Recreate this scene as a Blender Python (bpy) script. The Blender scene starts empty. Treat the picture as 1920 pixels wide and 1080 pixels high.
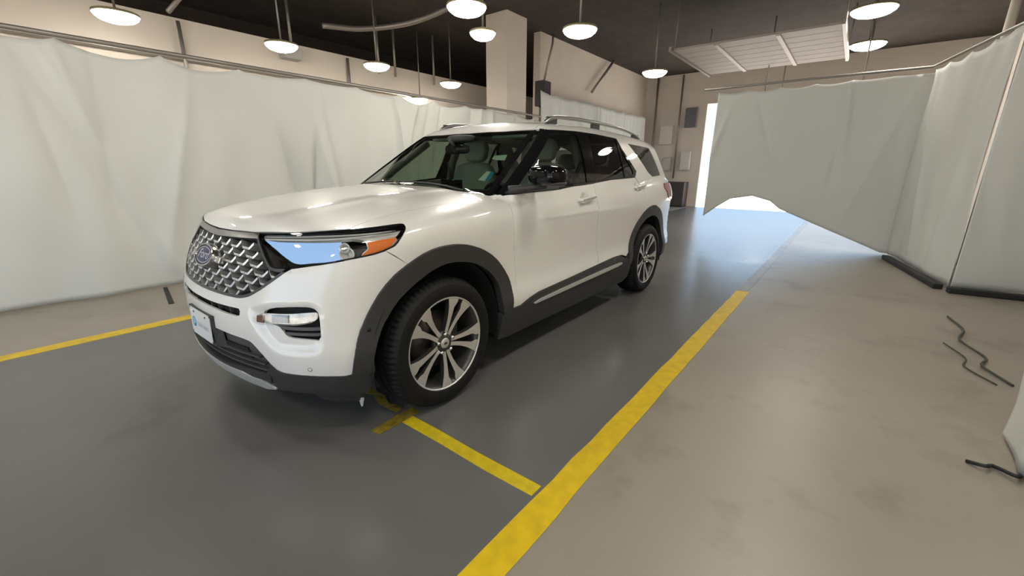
import bpy, bmesh, math, random
import numpy as np
from mathutils import Vector, Matrix
from mathutils.geometry import delaunay_2d_cdt
random.seed(7)
C = bpy.context.scene.collection
SC = bpy.context.scene
# ------------------------------------------------------------------ camera
# x runs along the parked car (nose at +x), y to its driver side, z up; metres
CAM_POS = Vector((1.5097, 2.6157, 1.3471))
yaw, pitch, roll = (math.radians(a) for a in (218.117, 16.013, 0.322))
fw = Vector((math.cos(yaw)*math.cos(pitch), math.sin(yaw)*math.cos(pitch), -math.sin(pitch)))
rt = Vector((math.sin(yaw), -math.cos(yaw), 0)); up = rt.cross(fw)
rt, up = math.cos(roll)*rt+math.sin(roll)*up, -math.sin(roll)*rt+math.cos(roll)*up
cam = bpy.data.cameras.new('camera'); cam.sensor_width = 36; cam.lens = 786.3/1920*36
cam.clip_start = .05; cam.clip_end = 300
cam_ob = bpy.data.objects.new('camera', cam); C.objects.link(cam_ob)
cam_ob.matrix_world = Matrix(((rt.x, up.x, -fw.x, CAM_POS.x), (rt.y, up.y, -fw.y, CAM_POS.y), (rt.z, up.z, -fw.z, CAM_POS.z), (0, 0, 0, 1)))
SC.camera = cam_ob
# ------------------------------------------------------------------ world, exposure
W = bpy.data.worlds.new('sky'); SC.world = W; W.use_nodes = True
wn = W.node_tree; wn.nodes.clear()
wo = wn.nodes.new('ShaderNodeOutputWorld'); wb = wn.nodes.new('ShaderNodeBackground')
wg = wn.nodes.new('ShaderNodeTexCoord'); wsx = wn.nodes.new('ShaderNodeSeparateXYZ'); wr = wn.nodes.new('ShaderNodeValToRGB')
wn.links.new(wg.outputs['Generated'], wsx.inputs[0]); wn.links.new(wsx.outputs['Z'], wr.inputs[0])
wr.color_ramp.elements[0].position = 0.0; wr.color_ramp.elements[0].color = (.58, .79, 1.0, 1)
wr.color_ramp.elements[1].position = .7; wr.color_ramp.elements[1].color = (.38, .60, 1.0, 1)
wn.links.new(wr.outputs[0], wb.inputs[0]); wb.inputs[1].default_value = 1.8
wn.links.new(wb.outputs[0], wo.inputs[0])
sun = bpy.data.lights.new('sun', 'SUN'); sun.energy = 26; sun.angle = .0093; sun.color = (1, .95, .88)     # high over the building's side: lights the yards outside both doors, never reaches in
sun_ob = bpy.data.objects.new('sun', sun); C.objects.link(sun_ob); sun_ob.location = (0, 30, 30); sun_ob.rotation_euler = Vector((0, -1, -1)).to_track_quat('-Z', 'Y').to_euler()
LAMP_POWER = 34.0          # emission strength of the hanging lamps' diffusers
SC.view_settings.view_transform = 'Standard'; SC.view_settings.look = 'None'
SC.view_settings.gamma = 1.0; SC.view_settings.exposure = 0.36; SC.view_settings.use_curve_mapping = False
def portal(loc, rot, sx, sy):           # guides the sky's own light through a door opening; gives off nothing itself
    l = bpy.data.lights.new('door_portal', 'AREA'); l.shape = 'RECTANGLE'; l.size = sx; l.size_y = sy; l.cycles.is_portal = True
    o = bpy.data.objects.new('door_portal', l); C.objects.link(o); o.location = loc; o.rotation_euler = rot
portal((6.95, .4, 1.65), (0, math.pi/2, 0), 3.3, 7.6)
portal((-14.95, .925, 1.75), (0, -math.pi/2, 0), 3.5, 5.75)
# ------------------------------------------------------------------ materials
MATS = {}
def mat(name, col, rough=.5, metal=0., coat=0., spec=.5, noise=None, bump=None, emit=None, trans=0., coat_rough=.03):
    """procedural principled material; noise = (scale, amount[, second colour]); bump = (scale, strength)"""
    if name in MATS: return MATS[name]
    m = bpy.data.materials.new(name); m.use_nodes = True; nt = m.node_tree; b = nt.nodes['Principled BSDF']
    b.inputs['Base Color'].default_value = (*col, 1); b.inputs['Roughness'].default_value = rough; b.inputs['Metallic'].default_value = metal
    b.inputs['Coat Weight'].default_value = coat; b.inputs['Coat Roughness'].default_value = coat_rough
    b.inputs['Specular IOR Level'].default_value = spec; b.inputs['Transmission Weight'].default_value = trans
    tc = nt.nodes.new('ShaderNodeTexCoord')
    if noise:
        n = nt.nodes.new('ShaderNodeTexNoise'); n.inputs['Scale'].default_value = noise[0]; n.inputs['Detail'].default_value = 6
        nt.links.new(tc.outputs['Object'], n.inputs['Vector'])
        r = nt.nodes.new('ShaderNodeValToRGB'); c2 = noise[2] if len(noise) > 2 else tuple(c*(1-noise[1]) for c in col)
        r.color_ramp.elements[0].position = .3; r.color_ramp.elements[1].position = .7
        r.color_ramp.elements[0].color = (*c2, 1); r.color_ramp.elements[1].color = (*col, 1)
        nt.links.new(n.outputs['Fac'], r.inputs[0]); nt.links.new(r.outputs[0], b.inputs['Base Color'])
    if bump:
        n2 = nt.nodes.new('ShaderNodeTexNoise'); n2.inputs['Scale'].default_value = bump[0]; n2.inputs['Detail'].default_value = 4
        nt.links.new(tc.outputs['Object'], n2.inputs['Vector'])
        bp_ = nt.nodes.new('ShaderNodeBump'); bp_.inputs['Strength'].default_value = bump[1]; bp_.inputs['Distance'].default_value = .01
        nt.links.new(n2.outputs['Fac'], bp_.inputs['Height']); nt.links.new(bp_.outputs[0], b.inputs['Normal'])
    if emit:
        b.inputs['Emission Color'].default_value = (*emit[0], 1); b.inputs['Emission Strength'].default_value = emit[1]
    MATS[name] = m; return m
def glass(name, tint, f0=.04):
    """thin pane: Schlick reflection over a tinted clear body, the same from both faces"""
    if name in MATS: return MATS[name]
    m = bpy.data.materials.new(name); m.use_nodes = True; nt = m.node_tree; nt.nodes.clear(); N = nt.nodes.new; L = nt.links.new
    o = N('ShaderNodeOutputMaterial'); mx = N('ShaderNodeMixShader'); t = N('ShaderNodeBsdfTransparent'); g = N('ShaderNodeBsdfGlossy')
    t.inputs[0].default_value = (*tint, 1); g.inputs['Color'].default_value = (1, 1, 1, 1); g.inputs['Roughness'].default_value = .0
    ge = N('ShaderNodeNewGeometry'); d = N('ShaderNodeVectorMath'); d.operation = 'DOT_PRODUCT'; L(ge.outputs['Normal'], d.inputs[0]); L(ge.outputs['Incoming'], d.inputs[1])
    def mt(op, a, b=None):
        n = N('ShaderNodeMath'); n.operation = op; L(a, n.inputs[0])
        if b is not None: n.inputs[1].default_value = b
        return n.outputs[0]
    ab = mt('ABSOLUTE', d.outputs['Value']); iv = N('ShaderNodeMath'); iv.operation = 'SUBTRACT'; iv.inputs[0].default_value = 1.0; L(ab, iv.inputs[1])
    f = mt('ADD', mt('MULTIPLY', mt('POWER', iv.outputs[0], 5.0), 1-f0), f0)
    L(f, mx.inputs[0]); L(t.outputs[0], mx.inputs[1]); L(g.outputs[0], mx.inputs[2]); L(mx.outputs[0], o.inputs[0])
    MATS[name] = m; return m
# ------------------------------------------------------------------ mesh helpers
def link(name, me, m, parent=None, smooth=False):
    o = bpy.data.objects.new(name, me); C.objects.link(o)
    if m is not None and not me.materials: me.materials.append(m)
    if parent is not None: o.parent = parent
    if smooth:
        for p in me.polygons: p.use_smooth = True
    return o
def pyd(name, v, f, m, parent=None, smooth=False):
    me = bpy.data.meshes.new(name); me.from_pydata([tuple(map(float, a)) for a in v], [], [tuple(int(i) for i in a) for a in f]); me.update()
    return link(name, me, m, parent, smooth)
def bmo(name, bm, m, parent=None, smooth=False):
    bmesh.ops.recalc_face_normals(bm, faces=bm.faces[:])
    me = bpy.data.meshes.new(name); bm.to_mesh(me); bm.free(); return link(name, me, m, parent, smooth)
def tag(o, label=None, cat=None, group=None, kind=None):
    if label: o['label'] = label
    if cat: o['category'] = cat
    if group: o['group'] = group
    if kind: o['kind'] = kind
    return o
def thing(name, loc, label=None, cat=None, group=None):
    o = bpy.data.objects.new(name, None); C.objects.link(o); o.location = loc; o.empty_display_size = .1
    return tag(o, label, cat, group)
def add_box(bm, c, s, rot=None, bev=0.):
    r = bmesh.ops.create_cube(bm, size=1.0); vs = r['verts']
    M = Matrix.Translation(c) @ (rot.to_4x4() if rot else Matrix()) @ Matrix.Diagonal((*s, 1))
    bmesh.ops.transform(bm, matrix=M, verts=vs)
    if bev:
        es = list({e for v in vs for e in v.link_edges}); bmesh.ops.bevel(bm, geom=es, offset=bev, segments=3, affect='EDGES', profile=.5)
def box(name, c, s, m, parent=None, bev=0., rot=None, smooth=False):
    bm = bmesh.new(); add_box(bm, c, s, rot, bev); o = bmo(name, bm, m, parent, smooth)
    return o
def add_tube(bm, pts, r, n=10, caps=True):
    pts = [Vector(p) for p in pts]; rings = []; k = len(pts); a0 = None
    for i, p in enumerate(pts):
        d = (pts[min(i+1, k-1)]-pts[max(i-1, 0)]).normalized()
        if a0 is None: a0 = d.orthogonal().normalized()
        a = (a0-d*a0.dot(d)).normalized(); a0 = a; b = d.cross(a); rr = r[i] if isinstance(r, (list, tuple)) else r
        rings.append([bm.verts.new(p+(a*math.cos(t)+b*math.sin(t))*rr) for t in [2*math.pi*j/n for j in range(n)]])
    for A, B in zip(rings[:-1], rings[1:]):
        for j in range(n): bm.faces.new((A[j], A[(j+1) % n], B[(j+1) % n], B[j]))
    if caps: bm.faces.new(rings[0][::-1]); bm.faces.new(rings[-1])
def tube(name, pts, r, m, parent=None, n=10):
    bm = bmesh.new(); add_tube(bm, pts, r, n); return bmo(name, bm, m, parent, True)
def add_lathe(bm, prof, axis='z', n=32, c=(0, 0, 0), closed=False):
    """prof: (radius, height) rows spun about an axis"""
    rings = []
    for r, h in prof:
        ring = []
        for j in range(n):
            t = 2*math.pi*j/n; a, b = r*math.cos(t), r*math.sin(t)
            ring.append(bm.verts.new({'z': (c[0]+a, c[1]+b, c[2]+h), 'y': (c[0]+a, c[1]+h, c[2]+b), 'x': (c[0]+h, c[1]+a, c[2]+b)}[axis]))
        rings.append(ring)
    pr = list(zip(rings[:-1], rings[1:])) + ([(rings[-1], rings[0])] if closed else [])
    for A, B in pr:
        for j in range(n): bm.faces.new((A[j], A[(j+1) % n], B[(j+1) % n], B[j]))
    if not closed:
        if prof[0][0] > 1e-5: bm.faces.new(rings[0])
        if prof[-1][0] > 1e-5: bm.faces.new(rings[-1])
def lathe(name, prof, m, parent=None, axis='z', n=32, c=(0, 0, 0), closed=False, smooth=True):
    bm = bmesh.new(); add_lathe(bm, prof, axis, n, c, closed); bmesh.ops.remove_doubles(bm, verts=bm.verts[:], dist=1e-6)
    return bmo(name, bm, m, parent, smooth)
def prism(name, poly, z0, z1, m, parent=None):
    """flat outline (x, y) given thickness z0..z1"""
    n = len(poly); v = [(x, y, z0) for x, y in poly]+[(x, y, z1) for x, y in poly]
    f = [tuple(range(n))[::-1], tuple(range(n, 2*n))]+[(i, (i+1) % n, n+(i+1) % n, n+i) for i in range(n)]
    o = pyd(name, v, f, m, parent)
    bm = bmesh.new(); bm.from_mesh(o.data); bmesh.ops.recalc_face_normals(bm, faces=bm.faces[:]); bm.to_mesh(o.data); bm.free()
    return o
def auto_smooth(o, deg=35):
    for p in o.data.polygons: p.use_smooth = True
    o.data.set_sharp_from_angle(angle=math.radians(deg)); return o
def text_mesh(name, s, size, m, parent, M, extrude=.0004, shear=0., spacing=1.):
    cu = bpy.data.curves.new(name, 'FONT'); cu.body = s; cu.size = size; cu.align_x = 'CENTER'; cu.align_y = 'CENTER'; cu.extrude = extrude; cu.shear = shear; cu.space_character = spacing
    t = bpy.data.objects.new(name, cu); C.objects.link(t); bpy.context.view_layer.update()
    me = bpy.data.meshes.new_from_object(t.evaluated_get(bpy.context.evaluated_depsgraph_get())); bpy.data.objects.remove(t); bpy.data.curves.remove(cu)
    me.transform(M); me.materials.clear()
    return link(name, me, m, parent)
def cr_pts(pts, k=6):
    p = [Vector(q) for q in pts]; p = [2*p[0]-p[1]]+p+[2*p[-1]-p[-2]]; out = []
    for i in range(1, len(p)-2):
        a, b, c, d = p[i-1:i+3]
        for j in range(k):
            t = j/k; out.append(.5*(2*b+(c-a)*t+(2*a-5*b+4*c-d)*t*t+(3*b-a-3*c+d)*t**3))
    return out+[p[-2]]
# ------------------------------------------------------------------ room
M_conc = mat('tan_concrete', (.335, .30, .25), .36, noise=(1.1, .16), bump=(9, .05), spec=.5)
M_grey = mat('grey_floor_coating', (.150, .146, .142), .27, noise=(.9, .14), bump=(6, .04), spec=.5)
M_out = mat('outdoor_paving', (.62, .55, .47), .8, noise=(2., .2))
M_wall = mat('beige_wall_paint', (.72, .64, .56), .75, noise=(1.5, .08), bump=(40, .05))
M_dark = mat('dark_ceiling_paint', (.07, .056, .048), .9, noise=(3., .3))
M_yel = mat('yellow_line_paint', (.80, .55, .01), .45, noise=(14, .22), bump=(60, .1))
M_steel = mat('grey_conduit_metal', (.33, .30, .27), .45, .6)
M_curt = mat('off_white_tarpaulin', (.70, .71, .67), .62, noise=(.7, .08), bump=(3.5, .12), spec=.3)
M_black = mat('black_rubber', (.015, .015, .016), .6)
def stain(m, scale, lo, hi, dark):
    """irregular darker stains trodden into a floor"""
    nt = m.node_tree; b = nt.nodes['Principled BSDF']; src = b.inputs['Base Color'].links[0].from_socket; tc = nt.nodes.new('ShaderNodeTexCoord')
    n = nt.nodes.new('ShaderNodeTexNoise'); n.inputs['Scale'].default_value = scale; n.inputs['Detail'].default_value = 9; n.inputs['Roughness'].default_value = .62; nt.links.new(tc.outputs['Object'], n.inputs['Vector'])
    r = nt.nodes.new('ShaderNodeValToRGB'); r.color_ramp.elements[0].position = lo; r.color_ramp.elements[1].position = hi; r.color_ramp.elements[0].color = (1, 1, 1, 1); r.color_ramp.elements[1].color = (*dark, 1); nt.links.new(n.outputs['Fac'], r.inputs[0])
    x = nt.nodes.new('ShaderNodeMix'); x.data_type = 'RGBA'; x.blend_type = 'MULTIPLY'; x.inputs[0].default_value = 1; nt.links.new(src, x.inputs[6]); nt.links.new(r.outputs[0], x.inputs[7]); nt.links.new(x.outputs[2], b.inputs['Base Color'])
stain(M_conc, 1.9, .53, .70, (.76, .73, .71)); stain(M_grey, 1.3, .56, .74, (.82, .82, .82))
def slab(name, x0, x1, y0, y1, z0, z1, m): return tag(box(name, ((x0+x1)/2, (y0+y1)/2, (z0+z1)/2), (x1-x0, y1-y0, z1-z0), m), kind='structure')
slab('floor', -15, 7, -9, 5.2, -.2, 0, M_conc)
tag(slab('lane_coating', -14.9, 6.95, -1.93, 1.8, 0, .0012, M_grey), 'grey glossy floor coating of the lane under the white car', None, kind='structure')
slab('ground_outside_rear', -60, -15, -30, 30, -.22, -.02, M_out); slab('ground_outside_front', 7, 60, -30, 30, -.22, -.02, M_out)
slab('ceiling', -15, 7, -9, 5.2, 4.55, 4.7, M_dark)
slab('wall_left', -15, 7, -9.2, -9, 0, 4.55, M_dark)
slab('trim_1', -15, 7, -6.75, -6.5, 2.25, 3.66, M_wall)          # beige beam above the left curtain
slab('wall_left_far', -15, -8.0, -4.2, -4.0, 0, 4.55, M_wall)
slab('wall_right', -15, 7, 5.2, 5.4, 0, 4.55, M_wall)
slab('wall_end_left', -15.2, -15, -9, -1.78, 0, 4.55, M_wall); slab('wall_end_top', -15.2, -15, -1.78, 3.8, 3.5, 4.55, M_wall); slab('wall_end_right', -15.2, -15, 3.8, 5.2, 0, 4.55, M_wall)
slab('wall_front_left', 7, 7.2, -9, -3.4, 0, 4.55, M_wall); slab('wall_front_top', 7, 7.2, -3.4, 4.2, 3.3, 4.55, M_wall); slab('wall_front_right', 7, 7.2, 4.2, 5.2, 0, 4.55, M_wall)
tag(box('wall_column', (-6.7, -4.02, 2.275), (.72, .6, 4.55), M_wall, bev=.01), kind='structure')
tag(box('wall_column_right', (-7.7, 4.35, 2.275), (.5, .5, 4.55), M_wall, bev=.01), kind='structure')
# painted lines and tape
def strip(name, poly, label, cat, m=None, z=(.0012, .0022), group=None):
    return tag(prism(name, poly, z[0], z[1], m or M_yel), label, cat, group)
def wavy(x0, x1, ya, yb, n=60, a=.004):
    return [(x0+(x1-x0)*i/n, ya+random.uniform(-a, a)) for i in range(n+1)]+[(x1+(x0-x1)*i/n, yb+random.uniform(-a, a)) for i in range(n+1)]
strip('lane_line', wavy(-3.75, 6.9, 1.79, 1.915), 'long yellow painted line along the right edge of the grey lane', 'floor line', group='yellow lane lines')
strip('lane_line', wavy(-7.0, 6.9, -2.06, -1.92), 'long yellow painted line on the far side of the car near the left curtain', 'floor line', group='yellow lane lines')
strip('glare_washed_line', wavy(-12.5, -3.76, 1.80, 1.90, 50, .012), 'yellow line continuing towards the bright back floor, painted pale as if washed out by reflection', 'floor line', mat('glare_washed_paint', (.30, .27, .20), .35, noise=(5, .3, (.20, .185, .165))))  # pale tone paints in the floor reflection that washes out the yellow
M_tape = mat('yellow_tape', (.74, .56, .015), .4, noise=(20, .25), bump=(50, .2))
M_tape2 = mat('dirty_yellow_tape', (.36, .27, .03), .35, noise=(30, .55), bump=(35, .6))
strip('stop_tape', [(.225, .885), (.30, .885), (.297, 1.2), (.302, 1.5), (.295, 1.775), (.222, 1.775), (.228, 1.4), (.222, 1.1)], 'yellow tape strip running from the front tyre to the right lane line', 'floor tape', M_tape, (.0012, .0024))
strip('cross_tape', [(.452, .84), (.445, .905), (.36, .905), (.27, .905), (.17, .905), (.175, .83), (.26, .828), (.36, .835)], 'short dirty yellow tape patch lying crosswise in front of the tyre', 'floor tape', M_tape2, (.0024, .0038))
def ribbon(name, pts, w, m, label, cat, th=.002):
    v = []; n = len(pts)
    for i, (x, y, z) in enumerate(pts):
        a = pts[max(i-1, 0)]; b = pts[min(i+1, n-1)]; d = Vector((b[0]-a[0], b[1]-a[1], 0)).normalized(); q = Vector((-d.y, d.x, 0))*w*.5*(1+.25*math.sin(i*2.1)); dz = .006*math.sin(i*1.7)
        v += [(x+q.x, y+q.y, z+dz), (x-q.x, y-q.y, z), (x-q.x, y-q.y, z+th), (x+q.x, y+q.y, z+dz+th)]
    f = []
    for i in range(n-1):
        for k in range(4): f.append((4*i+k, 4*i+(k+1) % 4, 4*i+4+(k+1) % 4, 4*i+4+k))
    f += [(3, 2, 1, 0), tuple(4*(n-1)+k for k in range(4))]
    return tag(pyd(name, v, f, m), label, cat)
ribbon('crumpled_tape', [(.235+.02*math.sin(i*.9), .80-.05*i, .004+.008*abs(math.sin(i*1.3))) for i in range(9)], .05, M_tape2, 'crumpled yellow tape loosened under the front bumper corner', 'floor tape')
strip('floor_strip', [(.31, -3.37), (.35, -3.37), (.485, -2.6), (.44, -2.59)], 'short black rubber strip on the floor at the foot of the left curtain', 'floor strip', M_black, (0, .006))
# curtains -------------------------------------------------------------
def curtain(name, path, z_top, z_bot, label, seed, amp=.07, nu=260, nv=48, nrm=None, diag=.0, pin=.75, fold=5., crease=2.6, crease_h=.05):
    """cloth hung along a floor path; z_top(u), z_bot(u); soft folds grow away from the top edge"""
    rnd = random.Random(seed); L = [0]
    for a, b in zip(path[:-1], path[1:]): L.append(L[-1]+math.hypot(b[0]-a[0], b[1]-a[1]))
    tot = L[-1]; wav = [(rnd.uniform(.5, 1)*fold*(1+k*.65), rnd.uniform(0, 6.3), rnd.uniform(-.9, .9), 1/(1+.8*k)) for k in range(6)]
    def at(s):
        i = max(k for k in range(len(L)-1) if L[k] <= s+1e-9); t = (s-L[i])/(L[i+1]-L[i]); a, b = path[i], path[i+1]
        d = Vector((b[0]-a[0], b[1]-a[1], 0)).normalized(); return Vector((a[0]+(b[0]-a[0])*t, a[1]+(b[1]-a[1])*t, 0)), Vector((-d.y, d.x, 0))
    cr_ = [(rnd.uniform(0, tot), rnd.uniform(-.5, .5)*(.4+diag), rnd.uniform(.03, .11), rnd.choice((-1, 1))*rnd.uniform(.25, 1), rnd.uniform(0, .5), rnd.uniform(.35, 1)) for _ in range(int(tot*crease))]
    v = []; f = []
    for i in range(nu+1):
        s = tot*i/nu; p, q = at(s)
        for j in range(nv+1):
            t = j/nv; zt, zb = z_top(s), z_bot(s); z = zt+(zb-zt)*t; w = 0
            for fr, ph, sl, am in wav: w += am*math.sin(fr*(s+sl*diag*t)+ph+.8*math.sin(2.1*t+ph))
            env = (.35+.65*math.sin(min(t*1.25, 1)*math.pi*.5))*(1-.5*t)
            o = amp*.42*w*env
            for s0, sl, wd, am, t0, t1 in cr_:
                e = (s-s0-sl*t)/(wd*(.6+t))
                if abs(e) < 2.5: o += crease_h*am*math.exp(-abs(e)**1.4)*max(0, 1-abs((t-(t0+t1)/2)/(.3+.5*abs(t1-t0)))**2)
            v.append((p.x+q.x*o, p.y+q.y*o, z))
    for i in range(nu):
        for j in range(nv):
            a = i*(nv+1)+j; f.append((a, a+nv+1, a+nv+2, a+1))
    o = pyd(name, v, f, M_curt, None, True); m = o.modifiers.new('cloth', 'SOLIDIFY'); m.thickness = .004; m.offset = 0
    return tag(o, label, 'curtain', 'tarpaulin curtains around the bay')
def scal(s, pitch, dip, base): return base-dip*abs(math.sin(math.pi*s/pitch))**.7*(0.6+.4*math.sin(s*1.7))
curtain('curtain', [(4.6, -3.45), (-7.3, -3.47)], lambda s: scal(s, .78, .10, 2.485), lambda s: .012, 'long off-white tarpaulin curtain hanging behind the white car on the left', 3, .16, 760, 44, diag=1.3, fold=3.4, crease=3.2, crease_h=.15)
curtain('curtain', [(-7.45, -3.60), (-14.3, -3.66)], lambda s: scal(s, .8, .06, 3.12), lambda s: .015, 'taller pale curtain further back, seen above the car roof beside the column', 5, .10, 240, 36, diag=1.0, crease=2.5, crease_h=.08)
def arch(s):    # hem of the back curtain is drawn up into an arch (s runs from the door gap to the corner)
    pts = [(0, .43), (.2, .60), (.45, .79), (.82, .86), (1.13, .78), (1.29, .65), (1.85, .42), (2.82, .03), (3.3, .03)]
    for (a, za), (b, zb) in zip(pts[:-1], pts[1:]):
        if a <= s <= b: return za+(zb-za)*(s-a)/(b-a)
    return .02
curtain('curtain', [(-7.62, .36), (-7.62, 3.38)], lambda s: scal(s, .5, .05, 2.72), arch, 'off-white back curtain with its hem raised in an arch over the bright floor', 11, .035, 120, 40, diag=1.2)
curtain('curtain', [(-7.50, 3.27), (-5.33, 3.70)], lambda s: scal(s, .55, .05, 2.74), lambda s: .05, 'off-white curtain panel on the right between the corner and the stepped panel', 21, .06, 110, 36, diag=.9, fold=6)
curtain('curtain', [(-5.30, 3.72), (-5.42, 4.3), (-5.2, 5.15)], lambda s: scal(s, .5, .05, 2.76), lambda s: .05, 'pale curtain panel facing the camera at the far right above a black foot', 31, .05, 80, 36, diag=.6, fold=6)
curtain('curtain', [(-1.56, 3.45), (-.6, 3.52), (4.0, 3.66)], lambda s: min(scal(s, .6, .05, 2.74), .42+5*s), lambda s: .03, 'white curtain end nearest the camera at the right edge of the picture', 41, .05, 150, 36, fold=6)
def foot(path, label):
    bm = bmesh.new()
    for a, b in zip(path[:-1], path[1:]):
        d = Vector((b[0]-a[0], b[1]-a[1], 0)); add_box(bm, ((a[0]+b[0])/2, (a[1]+b[1])/2, .032), (d.length+.03, .09, .064), Matrix.Rotation(math.atan2(d.y, d.x), 3, 'Z'), .012)
    return tag(bmo('curtain_weight', bm, M_black), label, 'weight', 'black curtain feet')
foot([(-7.18, 3.23), (-5.33, 3.62)], 'black weighted foot under the right curtain beside the corner')
foot([(-5.20, 3.70), (-5.28, 4.28)], 'black weighted foot under the pale curtain panel facing the camera')
# rails
def rail(pts, label, r=.022): return tag(tube('curtain_rail', pts, r, M_steel), label, 'rail', 'curtain rails')
rail([(4.6, -3.47, 2.52), (-7.35, -3.49, 2.52)], 'long metal curtain rail above the left curtain')
rail([(-7.62, .1, 2.79), (-7.56, 3.26, 2.79), (-5.3, 3.78, 2.80), (-1.6, 3.56, 2.80), (4, 3.70, 2.80)], 'metal curtain rail running round the back corner and down the right side')
# lamps ------------------------------------------------------------------
M_lamp = mat('lamp_diffuser', (1, .96, .86), .4, emit=((1.0, .945, .83), LAMP_POWER))
M_lh = mat('lamp_housing_metal', (.42, .36, .22), .4, .5)
def make_lamp(loc, label, r=.245):
    t = thing('ceiling_lamp', loc, label, 'lamp', 'hanging round lamps')
    lathe('housing', [(.03, .11), (.05, .09), (.08, .075), (r*.75, .068), (r+.004, .052), (r+.006, .026), (r+.002, .020), (r-.006, .03), (.10, .04)], M_lh, t, n=40)
    lathe('diffuser', [(0, -.075), (r*.45, -.066), (r*.75, -.042), (r*.93, -.008), (r, .022)], M_lamp, t, n=40)
    tube('stem', [(0, 0, .10), (0, 0, 4.545-loc[2])], .014, M_steel, t, 8)
    return t
LZ = 3.25
LAMPS = [((-.23, -5.48), 'round hanging lamp at the upper left, nearest of its row'), ((-2.24, -5.21), 'round hanging lamp second along the upper left beam'), ((-4.05, -5.18), 'round hanging lamp third along the upper left beam'),
 ((-6.23, -5.36), 'small round hanging lamp left of the beige column'), ((-7.03, -6.2), 'smallest round lamp just above the left curtain top'), ((-2.86, -1.56), 'large bright round lamp at the top centre left of the column'),
 ((-3.77, -2.11), 'bright round lamp touching the left edge of the beige column'), ((-4.51, -.88), 'round hanging lamp right of the column in front of the beige wall'), ((-7.9, -1.02), 'round hanging lamp above the roof rail towards the end wall'),
 ((-7.97, 2.41), 'upper of the two large round lamps at the top right'), ((-10.4, 2.38), 'lower of the two large round lamps at the top right')]
for (x, y), lb in LAMPS:
    z = 2.98 if 'smallest' in lb else LZ
    if 'smallest' in lb: x, y = -6.1, -6.35
    if 'top right' in lb: z = 3.75
    make_lamp((x, y, z), lb, .30 if z == 3.75 else .19 if ('smallest' in lb or 'touching' in lb) else .245)
for k, (x, y) in enumerate([(-.6, -1.3), (1.6, -1.3), (3.9, -1.3), (-3.2, 2.5), (-1.0, 2.5), (1.2, 2.5), (3.4, 2.5), (5.6, 2.5), (1.8, -5.4), (3.9, -5.4), (-10.0, 2.42), (-12.1, 2.4), (-10.2, .7), (-12.6, .7)]):
    make_lamp((x, y, LZ if x > -9 else 2.7), 'round hanging lamp above and behind the camera, mirrored in the car paint' if x > -9 else 'added unseen lamp behind the back curtain, brightening the end wall')  # lamps beyond the back curtain are added, unseen, to brighten the end wall
# ------------------------------------------------------------------ fittings at the far end and overhead
M_door = mat('beige_door_steel', (.40, .345, .315), .6, noise=(4, .1))
od = thing('overhead_door', (-9.1, .72, 3.6), 'beige sectional overhead door rolled open flat under the ceiling', 'door')
for k in range(7):
    box('door_section', (-1.17+.395*k, 0, 0), (.385, 2.66, .04), M_door, od, .008)
for y in (-.55, .45): box('door_stile', (0, y, -.032), (2.75, .07, .022), mat('stile_steel', (.52, .46, .42), .5), od)
for y in (-1.36, 1.36): box('door_track', (0, y, -.01), (3.0, .05, .08), M_steel, od)
for x in (-1.2, 1.2):
    for y in (-1.36, 1.36): tube('door_hanger', [(x, y, .03), (x, y, .945)], .012, M_steel, od, 6)
sp = thing('wall_speaker', (-7.95, -3.86, 3.12), 'dark box speaker hanging from an arm on the beige wall right of the column', 'speaker')
box('speaker_box', (0, 0, 0), (.34, .26, .58), mat('speaker_brown', (.035, .026, .022), .6), sp, .015); box('speaker_grille', (.0, .134, 0), (.28, .01, .50), mat('speaker_cloth', (.06, .05, .045), .9), sp, .003)
tube('speaker_arm', [(-.05, -.02, .28), (-.35, .02, 1.20), (-.40, .0, 1.425)], .028, M_steel, sp, 8)
tag(tube('ceiling_brace', [(-10.5, -3.86, 3.5), (-11.8, -3.86, 4.54)], .04, M_steel), 'slanted metal brace on the beige wall above the car roof', 'brace')
tag(tube('ceiling_brace', [(-1.0, -6.1, 3.62), (-1.75, -6.3, 4.54)], .035, M_steel), 'slanted dark brace above the beam at the upper left', 'brace')
for i, (x, y, lb) in enumerate([(-4.9, -6.3, 'thin vertical conduit dropping to the beam, left of a pair'), (-5.35, -6.3, 'thin vertical conduit beside the curved hose above the beam'), (-6.6, -6.35, 'thin vertical conduit near the beige column'), (-2.95, -6.3, 'vertical conduit ending in a small box on the beam')]):
    tag(tube('conduit', [(x, y, 3.40 if i < 3 else 3.55), (x, y, 4.54)], .028, M_steel, None, 8), lb, 'pipe', 'ceiling conduits')
tag(box('junction_box', (-2.95, -6.36, 3.44), (.34, .22, .20), mat('box_grey', (.42, .40, .37), .5), None, .01), 'grey junction box on the beam under a conduit', 'junction box')
tag(tube('curved_hose', cr_pts([(-3.4, -5.9, 3.95), (-4.1, -5.6, 4.0), (-4.7, -4.9, 4.12), (-5.0, -4.1, 4.3), (-5.1, -3.4, 4.5)]), .05, M_steel, None, 10), 'grey curved hose hanging under the dark ceiling', 'hose')
tag(tube('beam_conduit', [(4.5, -6.44, 3.05), (-6.0, -6.44, 3.05)], .035, M_steel, None, 8), 'long conduit running along the beige beam', 'pipe')
for x, z0, z1 in ((-1.2, 2.3, 3.6), (-4.2, 2.3, 3.6)):
    tag(tube('beam_downpipe', [(x, -6.42, z0), (x, -6.42, z1)], .03, M_steel, None, 8), 'short vertical pipe on the beam at the left' if x > -2 else 'short vertical pipe on the beam further along', 'pipe')
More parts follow.
